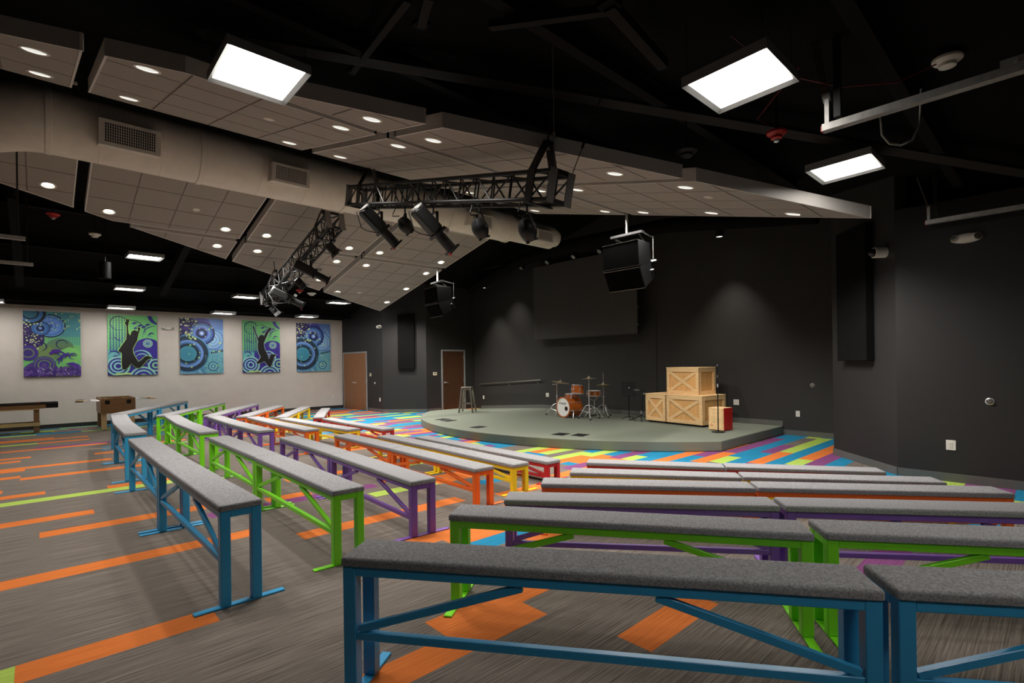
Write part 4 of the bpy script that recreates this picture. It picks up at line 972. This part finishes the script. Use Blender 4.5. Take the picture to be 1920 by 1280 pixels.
def detector(x, y, z, m, label, cat, name, r=.085, strobe=False):
    t = thing(name, label, cat, (x, y, z))
    MB().lathe([(0, .03), (r, .03), (r, .012), (r*.86, .0), (r*.6, -.012), (r*.56, -.035), (r*.3, -.045), (0, -.046)], 28).build('body', m, t, smooth=True)
    if strobe: MB().lathe([(r*.32, -.04), (r*.28, -.065), (0, -.075)], 14).build('strobe_lens', M_chrome, t, smooth=True)
    else: MB().lathe([(r*.5, -.030), (r*.52, -.026), (r*.5, -.022)], 24).build('vent_ring', M_steel_blk, t)
    MB().cyl((0, 0, .03), (0, 0, max(.08, roof(x, y)-z)), .012, n=6).build('mounting_stem', M_steel_blk, t)
    return t
detector(5.07, .58, 3.86, M_white, 'cream round smoke detector above the overhead track', 'smoke detector', 'smoke_detector', .095)
detector(5.06, 1.80, 3.72, M_red, 'red fire alarm strobe between the two square light panels', 'fire alarm', 'fire_strobe', .085, True)
detector(.22, 12.3, 4.40, M_red, 'red fire alarm strobe under first far ceiling cloud', 'fire alarm', 'fire_strobe', .1, True)
detector(5.30, 14.3, 3.72, M_red, 'red fire alarm strobe beyond lower end of far truss', 'fire alarm', 'fire_strobe', .1, True)
detector(5.75, 14.6, 3.70, M_white, 'white round ceiling speaker beyond lower end of far truss', 'ceiling speaker', 'ceiling_speaker', .12)
detector(5.26, 2.81, 3.92, M_blk, 'black round ceiling speaker beside outer ceiling cloud', 'ceiling speaker', 'ceiling_speaker', .12)
detector(.85, 13.1, 4.30, M_white, 'pale smoke detector above black unlit pendant', 'smoke detector', 'smoke_detector', .1)
for pts, lb in (([(5.07, .6, 3.88), (4.85, .85, 3.74), (4.55, 1.15, 3.72), (4.15, 1.45, 3.80), (3.9, 1.7, 4.1)], 'thin red alarm cable drooping from the smoke detector'),
                ([(5.02, 1.85, 3.82), (5.0, 1.95, 3.9), (4.92, 1.75, 4.02), (4.75, 1.5, 4.1)], 'thin red alarm cable above the fire strobe')):
    o = thing('alarm_cable', lb, 'cable'); MB().tube(pts, .006, 6).build('cable', M_redcab, o, smooth=True)
# roof steel
M_beam = mat('roof_steel', (15, 14, 14), .85, spec=.15)
for i, (a, b, wd, hg, lb) in enumerate((((1.2, 5.82, 4.96), (8.6, -.22, 3.54), .17, .04, 'long diagonal black roof beam crossing above the light panels'), ((2.56, 5.29, 4.86), (2.05, 3.3, 4.36), .06, .06, 'black roof brace above the left light panel'),
        ((2.33, 3.56, 4.42), (2.1, 3.1, 4.3), .07, .07, 'short black roof brace at top of frame'), ((2.9, 2.1, 4.08), (3.85, 2.25, 4.1), .08, .08, 'black roof brace at top between light panels'),
        ((2.95, 2.12, 4.08), (2.6, 3.0, 4.25), .06, .06, 'black roof brace meeting another at top of frame'))):
    t = thing('roof_beam', lb, 'roof beam', a, 0, 'black roof steel'); MB().bar((0, 0, 0), Vector(b)-Vector(a), wd, hg).build('beam', mat('brown_steel', (40, 37, 35), .8, spec=.2) if i == 0 else mat('brown_steel_dark', (24, 22, 21), .8, spec=.2), t)
    MB().cbox((0, 0, 0), (wd*1.6, wd*1.6, hg*.5)).build('end_plate', M_beam, t)
for i, y in enumerate((-1.0, .9, 2.8, 4.7, 13.1, 14.9, 16.7, 18.4)):
    t = thing('roof_purlin', f'black roof purlin, {ORD[i]} from the camera side wall', 'roof beam', (0, y, roof(0, y)-.10), 0, 'black roof purlins')
    MB().box(-4, -.05, .07, 8.7, .05, .10).box(-4, -.006, -.07, 8.7, .006, .07).box(-4, -.05, -.10, 8.7, .05, -.07).build('beam', M_beam, t)
for i, x in enumerate((-.3, 2.5, 5.2)):
    t = thing('roof_rafter', f'black sloping roof rafter over art wall side, {ORD[i]} from the left', 'roof beam', (x, 12.4, roof(0, 12.4)-.32), 0, 'black roof rafters')
    t.rotation_euler = (-math.atan(.235), 0, 0); MB().box(-.07, 0, .09, .07, 4.4, .12).box(-.008, 0, -.09, .008, 4.4, .09).box(-.07, 0, -.12, .07, 4.4, -.09).build('beam', M_beam, t)

# ------------------------------------------------------------------ games tables
t = thing('foosball_table', 'brown foosball table with long handled rods by the art wall', 'game table', (1.565, 17.98, 0))
MB().box(-.375, -.68, .45, .375, .68, .47).box(-.375, -.68, .47, -.35, .68, .85).box(.35, -.68, .47, .375, .68, .85).box(-.35, -.68, .47, .35, -.655, .85).box(-.35, .655, .47, .35, .68, .85).build('cabinet', M_oak, t)
MB().box(-.35, -.655, .66, .35, .655, .67).build('playing_field', mat('pitch_green', (60, 110, 70), .5), t)
for sx in (-1, 1):
    for sy in (-1, 1):
        MB().box(sx*.30-.055, sy*.60-.055, .03, sx*.30+.055, sy*.60+.055, .45).build('leg', M_maple if sy < 0 else M_oak, t, bevel=.004); MB().cyl((sx*.30, sy*.60, 0), (sx*.30, sy*.60, .032), .035, n=12).build('leveller', M_chrome, t)
for sx in (-1, 1): MB().box(sx*.23-.05, -.686, .70, sx*.23+.05, -.679, .80).build('corner_block', M_blk, t)
MB().box(-.10, -.665, .85, .08, -.64, .885).build('score_bar', M_oak, t)
for k in range(8):
    y = -.55+k*.157; dx = (-.10, .12, .0, .08, -.08, .1, -.05, .05)[k]
    rd = MB().cyl((-.62+dx, y, .79), (.62+dx, y, .79), .008, n=8).build('rod', M_chrome, t)
    hs = 1 if k % 2 else -1
    MB().cyl((hs*.62+dx, y, .79), (hs*.78+dx, y, .79), .017, .014, n=10).build('handle', M_maple if k % 3 else M_blk, rd)
    for x in (-.2, 0, .2): MB().cbox((x+dx*.5, y, .76), (.022, .016, .10)).build('player', M_white if k % 2 else M_red, rd)
t = thing('shuffleboard_table', 'long wooden shuffleboard table with black end, cut by left frame edge', 'game table', (.37, 17.99, 0))
MB().box(-3.3, -.06, .64, -.24, .45, .75).build('apron', M_oak, t); MB().box(-.24, -.06, .645, 0, .45, .785).build('end_box', M_blk, t, bevel=.006)
MB().box(-3.3, -.07, .75, 0, -.04, .79).build('side_rail', M_steel_blk, t); MB().box(-3.3, .43, .75, 0, .46, .79).build('side_rail', M_steel_blk, t)
MB().box(-3.3, -.04, .75, -.02, .43, .765).build('playing_surface', M_maple, t); MB().box(-3.3, -.065, .615, -.36, .0, .64).build('lower_trim', M_maple, t)
for x in (-.42, -2.7):
    for y in (.02, .37):
        MB().box(x-.055, y-.05, .03, x+.055, y+.05, .62).build('leg', M_oak, t, bevel=.004); MB().lathe([(.05, 0), (.05, .012), (.015, .035)], 12, (x, y, 0)).build('leveller', M_chrome, t)
MB().box(-3.2, -.05, .20, -.35, -.02, .285).build('stretcher', M_maple, t); MB().box(-3.2, .40, .20, -.35, .43, .285).build('stretcher', M_maple, t)
t = thing('shuffleboard_puck', 'red puck lying on the shuffleboard table', 'puck', (-.38+.37, 18.0, .765))
MB().lathe([(0, 0), (.028, 0), (.03, .008), (.028, .022)], 16).build('weight', M_chrome, t, smooth=True); MB().lathe([(.026, .02), (.026, .045), (.0, .05)], 16).build('cap', M_red, t, smooth=True)

# ------------------------------------------------------------------ printed art panels
BLU = [(24, 32, 52), (38, 60, 110), (52, 100, 150), (96, 140, 205), (140, 175, 225), (52, 120, 150)]
GRN, LIM, PUR, NAV, TEAL, PALE = (120, 205, 125), (200, 225, 140), (66, 48, 140), (36, 30, 100), (56, 135, 165), (150, 205, 220)
class Print:
    def __init__(s, w, h): s.mb = MB(); s.w = w; s.h = h; s.k = 0
    def poly(s, pts, col):
        w, h = s.w, s.h; pts = [(min(max(x, 0), 1)*w-w/2, min(max(y, 0), 1)*h) for x, y in pts]
        q = [pts[0]]
        for p in pts[1:]:
            if abs(p[0]-q[-1][0])+abs(p[1]-q[-1][1]) > 1e-5: q.append(p)
        if len(q) < 3: return
        s.k += 1; d = -.0402-.00005*s.k; s.mb.col = col
        s.mb.add([(x, d, y) for x, y in q], [tuple(range(len(q)))])
    def disc(s, x, y, r, col, n=28): s.poly([(x+r*cos(2*pi*k/n), y+r*s.w/s.h*sin(2*pi*k/n)) for k in range(n)], col)
    def rings(s, x, y, rs): 
        for r, c in rs: s.disc(x, y, r, c)
    def rect(s, x0, y0, x1, y1, col): s.poly([(x0, y0), (x1, y0), (x1, y1), (x0, y1)], col)
    def arc(s, x, y, r, a0, a1, w, col, n=14, r1=None):
        r1 = r if r1 is None else r1; out = []; inn = []
        for k in range(n+1):
            t = k/n; a = a0+(a1-a0)*t; rr = r+(r1-r)*t; ww = w*(.35+.65*sin(pi*min(1, t*1.15+.02)))
            out.append((x+(rr+ww/2)*cos(a), y+(rr+ww/2)*s.w/s.h*sin(a))); inn.append((x+(rr-ww/2)*cos(a), y+(rr-ww/2)*s.w/s.h*sin(a)))
        for k in range(n): s.poly([out[k], out[k+1], inn[k+1], inn[k]], col)
    def dots(s, x0, y0, x1, y1, n, r0, r1, cols, rnd):
        for _ in range(n): s.disc(rnd.uniform(x0, x1), rnd.uniform(y0, y1), rnd.uniform(r0, r1), rnd.choice(cols), 7)
def art(x0, x1, kind, label, seed):
    w = x1-x0; z0, z1 = 1.45, 3.26; h = z1-z0; rd = random.Random(seed)
    t = thing('wall_art', label, 'picture', ((x0+x1)/2, YA-.0005, z0), 0, 'printed art panels on the pale wall')
    MB().box(-w/2, -.04, 0, w/2, 0, h).build('canvas', mat('canvas_edge', (40, 52, 66), .6), t)
    P = Print(w, h)
    if kind == 'circles':
        P.rect(0, 0, 1, 1, (104, 140, 205)); P.rect(0, .62, .45, 1, (54, 40, 110)); P.rect(.40, .45, 1, .8, (120, 165, 220)); P.rect(.45, 0, 1, .42, (110, 175, 195)); P.rect(0, 0, .6, .12, (84, 150, 185))
        P.disc(.45, .86, .26, (86, 84, 176)); P.disc(.2, .9, .16, (48, 32, 98)); P.disc(.12, .82, .10, (70, 50, 130)); P.disc(.1, .70, .12, (44, 34, 92))
        P.rings(.74, .62, [(.26, (60, 120, 165)), (.245, (140, 178, 226)), (.18, (66, 130, 170)), (.165, (150, 190, 232)), (.10, (72, 136, 176)), (.085, (160, 200, 235)), (.04, (80, 140, 180))])
        P.rings(.49, .73, [(.31, (22, 28, 58)), (.28, (60, 84, 170)), (.24, (74, 130, 176)), (.20, (110, 140, 215)), (.15, (60, 80, 170)), (.12, (26, 32, 66)), (.07, (96, 130, 205)), (.035, (200, 220, 245))])
        P.rings(.12, -.10, [(.46, (66, 140, 170)), (.42, (130, 178, 208)), (.34, (84, 150, 185)), (.28, (120, 170, 205))])
        P.rings(.17, .36, [(.50, (84, 150, 196)), (.47, (36, 58, 78)), (.36, (110, 152, 218)), (.30, (64, 108, 160)), (.26, (26, 44, 60)), (.20, (70, 146, 172)), (.15, (62, 140, 166))])
        for i in range(6): P.rect(.70+i*.05, .36+i*.007, .735+i*.05, .395+i*.007, (30, 46, 62))
        for j in range(9):
            for i in range(9): P.rect(.56+i*.05, .03+j*.035, .56+i*.05+.03, .03+j*.035+.012, rd.choice([(60, 140, 165), (150, 205, 215), (90, 165, 185), (130, 200, 170)]))
        P.rings(.75, .13, [(.13, (50, 112, 145)), (.10, (130, 190, 205)), (.06, (60, 130, 160)), (.03, (150, 205, 215))])
        P.dots(.0, .62, .42, 1, 46, .008, .026, [LIM, (225, 235, 190), (200, 225, 150)], rd); P.dots(.1, .1, .95, .9, 30, .008, .026, [LIM, (215, 235, 190), (160, 215, 120)], rd)
    elif kind == 'green':
        P.rect(0, 0, 1, 1, (118, 196, 120)); P.rect(0, .62, 1, 1, (84, 160, 165)); P.rect(.55, .48, 1, .62, (104, 184, 138)); P.disc(.02, .58, .34, (58, 42, 108)); P.rect(0, .42, .26, .74, (54, 38, 100))
        P.disc(.62, .42, .26, (104, 140, 96)); P.disc(.36, .36, .18, (118, 150, 92)); P.disc(.80, .32, .2, (130, 206, 112)); P.rect(0, 0, 1, .10, (74, 54, 134)); P.disc(.3, .02, .34, (82, 66, 134)); P.disc(.75, .0, .24, (90, 110, 90))
        for j in range(22):
            for i in range(14): P.rect(.42+i*.042, .5+j*.022, .42+i*.042+.018, .5+j*.022+.010, (50, 110, 155) if j > 9 else (74, 128, 150))
        P.rings(.46, .78, [(.27, (24, 40, 70)), (.245, (96, 150, 215)), (.22, (72, 120, 190)), (.19, (100, 145, 220)), (.10, (64, 104, 170)), (.085, (110, 150, 225)), (.05, (64, 104, 170))])
        P.rings(.29, .74, [(.17, (24, 34, 74)), (.155, (60, 110, 175)), (.11, (80, 130, 200)), (.075, (24, 34, 80)), (.03, (120, 160, 225))])
        P.rings(.12, .97, [(.27, (18, 28, 44)), (.22, (64, 120, 180)), (.15, (20, 32, 48)), (.12, (52, 116, 140))])
        P.dots(0, .38, .32, .86, 80, .006, .02, [(225, 235, 180), LIM, (90, 60, 150), (200, 215, 160)], rd); P.dots(.4, .7, 1, 1, 40, .006, .018, [LIM, (150, 215, 130)], rd)
        P.rings(.35, .18, [(.20, PUR), (.175, (110, 140, 100)), (.16, (74, 54, 140)), (.12, (104, 128, 100)), (.09, PUR), (.04, (90, 80, 130))])
        P.rings(.08, .36, [(.17, PUR), (.11, (104, 120, 100)), (.08, (60, 46, 120))])
        for (x, y, r, a0, a1, wd) in ((.58, .30, .14, -.3, 2.6, .035), (.50, .26, .16, -.4, 1.8, .03), (.66, .5, .10, 0, 6.0, .02), (.86, .31, .07, .2, 5.0, .03), (.30, .46, .09, -1.5, 3.0, .025), (.85, .2, .25, 1.8, 3.2, .06), (.8, .13, .3, 1.2, 2.8, .03)): P.arc(x, y, r, a0, a1, wd, NAV if wd < .03 else PUR)
        P.poly([(.43, .36), (.5, .42), (.62, .42), (.64, .37), (.55, .37), (.45, .33)], (74, 40, 140)); P.poly([(.72, .2), (.85, .22), (.97, .18), (.98, .13), (.92, .12)], (80, 50, 150))
        for j in range(5):
            for i in range(12): P.disc(.04+i*.085+(j % 2)*.04, .02+j*.028, .034, rd.choice([(92, 66, 150), (78, 54, 138), (110, 84, 165), (66, 44, 124)]), 9)
        P.dots(.2, .0, 1, .14, 24, .005, .014, [(215, 210, 235), LIM], rd)
    else:
        P.rect(0, 0, 1, 1, GRN); P.rect(0, 0, .42, .42, (110, 190, 190)); P.disc(.80, .42, .30, (58, 46, 150)); P.rect(.30, 0, 1, .42, (58, 46, 150)); P.rect(0, 0, .4, .06, (58, 46, 150)); P.rect(.62, .3, 1, .45, (58, 46, 150))
        for j in range(21):
            for i in range(6): 
                s_ = .012+.012*(j/21); P.disc(.05+i*.058+(.0 if j % 2 else .006), .96-j*.028, s_, (60, 110, 150) if j > 13 else (44, 52, 130), 8)
        P.arc(.22, .86, .17, .2, 5.2, .022, NAV, 22); P.arc(.45, .72, .30, -.2, 1.9, .018, NAV, 16); P.arc(1.08, 1.02, .24, 2.4, 4.8, .085, (58, 46, 150), 14)
        for (x, y, r, a0, a1, wd) in ((.95, .66, .25, 1.5, 3.3, .02), (.9, .62, .12, 1.3, 3.0, .016), (.88, .68, .05, 0, 5, .02), (.3, .70, .2, 3.6, 4.8, .02), (.12, .33, .1, 0, 3, .03), (.16, .28, .06, .6, 3.6, .03)): P.arc(x, y, r, a0, a1, wd, (52, 44, 140))
        for q in ((.47, .86), (.58, .82), (.5, .78), (.74, .84), (.66, .80)): P.poly([(q[0], q[1]), (q[0]+.06, q[1]+.03), (q[0]+.13, q[1]+.02), (q[0]+.05, q[1]-.012)], (52, 44, 140))
        P.rings(.80, .53, [(.10, (170, 225, 190)), (.085, (58, 46, 150)), (.07, (170, 225, 190)), (.05, (58, 46, 150)), (.032, (120, 190, 210)), (.018, (58, 46, 150))])
        P.rings(.20, .15, [(.24, (150, 215, 200)), (.20, (52, 44, 140)), (.165, (140, 205, 220)), (.13, (52, 44, 140)), (.09, (150, 215, 220)), (.055, (52, 44, 140))])
        P.rings(.96, .16, [(.16, (150, 215, 200)), (.125, (52, 44, 140)), (.08, (140, 210, 160)), (.04, (52, 44, 140))])
        P.rings(.70, -.05, [(.28, (150, 215, 200)), (.24, (58, 46, 150)), (.20, (140, 205, 200)), (.16, (58, 46, 150)), (.10, (150, 215, 200))])
        P.arc(.66, .27, .21, -.9, 2.6, .035, (150, 215, 215), 16); P.arc(.68, .26, .14, .2, 2.8, .03, (130, 200, 215), 14); P.rect(.15, .01, .45, .035, (190, 225, 130)); P.dots(.52, .18, .8, .36, 26, .004, .012, [(170, 215, 230), (120, 150, 220)], rd)
    o = P.mb.build('printed_design', mat_attr('art_print', .45), t, smooth=None)
    if kind in ('jump_a', 'jump_b'):
        if kind == 'jump_a':
            S = [(.36, .93), (.385, .945), (.40, .915), (.42, .94), (.435, .93), (.415, .88), (.40, .80), (.41, .70), (.44, .66), (.47, .73), (.53, .755), (.60, .73), (.60, .77), (.585, .80), (.63, .80), (.65, .78), (.62, .72), (.60, .66), (.58, .58), (.52, .49), (.49, .44), (.50, .36), (.56, .27), (.60, .22), (.66, .25), (.74, .31), (.80, .32), (.90, .285), (.82, .265), (.77, .24), (.68, .15), (.62, .115), (.56, .12), (.50, .16), (.455, .195), (.39, .125), (.33, .09), (.28, .10), (.265, .2), (.27, .30), (.27, .37), (.20, .40), (.26, .48), (.32, .55), (.36, .60), (.37, .70), (.37, .82), (.33, .87), (.36, .89)]
        else:
            S = [(.25, .88), (.28, .90), (.30, .86), (.33, .80), (.37, .72), (.40, .66), (.44, .72), (.50, .735), (.56, .71), (.62, .80), (.70, .87), (.72, .89), (.75, .86), (.79, .86), (.74, .83), (.68, .78), (.63, .70), (.60, .66), (.58, .62), (.55, .57), (.56, .50), (.58, .44), (.63, .38), (.66, .31), (.68, .25), (.72, .33), (.74, .36), (.84, .35), (.92, .345), (.84, .315), (.82, .27), (.78, .18), (.74, .11), (.69, .10), (.62, .16), (.56, .22), (.47, .185), (.38, .165), (.34, .19), (.42, .25), (.46, .30), (.42, .36), (.39, .44), (.385, .54), (.40, .60), (.37, .66), (.34, .72), (.31, .79), (.27, .85)]
        def sil(sc, d, dd, col, nm):
            cxm, cym = sum(p[0] for p in S)/len(S), sum(p[1] for p in S)/len(S)
            pts = [((cxm+(x-cxm)*sc-.5)*w, (cym+(y-cym)*(1+(sc-1)*.7))*h) for x, y in S]; n = len(pts)
            if nm == 'cutout_outline':   # grow along the outline normal
                g = []; sg = 1 if sum(pts[i][0]*pts[(i+1) % n][1]-pts[(i+1) % n][0]*pts[i][1] for i in range(n)) > 0 else -1
                for i in range(n):
                    a, b = Vector(pts[i-1]), Vector(pts[(i+1) % n]); e = (b-a).normalized(); g.append((pts[i][0]+sg*e.y*.016, pts[i][1]-sg*e.x*.016))
                pts = g
            tr = tessellate_polygon([[Vector((x, y, 0)) for x, y in pts]])
            vs = [(x, -d, y) for x, y in pts]+[(x, -d-dd, y) for x, y in pts]
            fs = [tuple(q) for q in tr]+[tuple(i+n for i in q[::-1]) for q in tr]+[(i, (i+1) % n, n+(i+1) % n, n+i) for i in range(n)]
            MB().add(vs, fs).build(nm, col, t)
        sil(1.0, .058, .006, mat('outline_green', (176, 226, 120), .5) if kind == 'jump_a' else mat('outline_pale', (190, 210, 225), .5), 'cutout_outline')
        sil(1.0, .0645, .012, mat('cutout_black', (16, 15, 15), .7), 'cutout_silhouette')
art(-.30, .90, 'green', 'printed art panel with green swirls and blue circles, above the shuffleboard table', 1)
art(1.51, 2.73, 'jump_a', 'printed art panel with black jumping figure in loose shirt, green and purple', 2)
art(3.34, 4.58, 'circles', 'printed art panel of blue circles beside the emergency light', 3)
art(5.18, 6.41, 'jump_b', 'printed art panel with slim black jumping figure, both arms raised', 4)
art(7.01, 8.28, 'circles', 'printed art panel of blue circles nearest the double doors', 5)
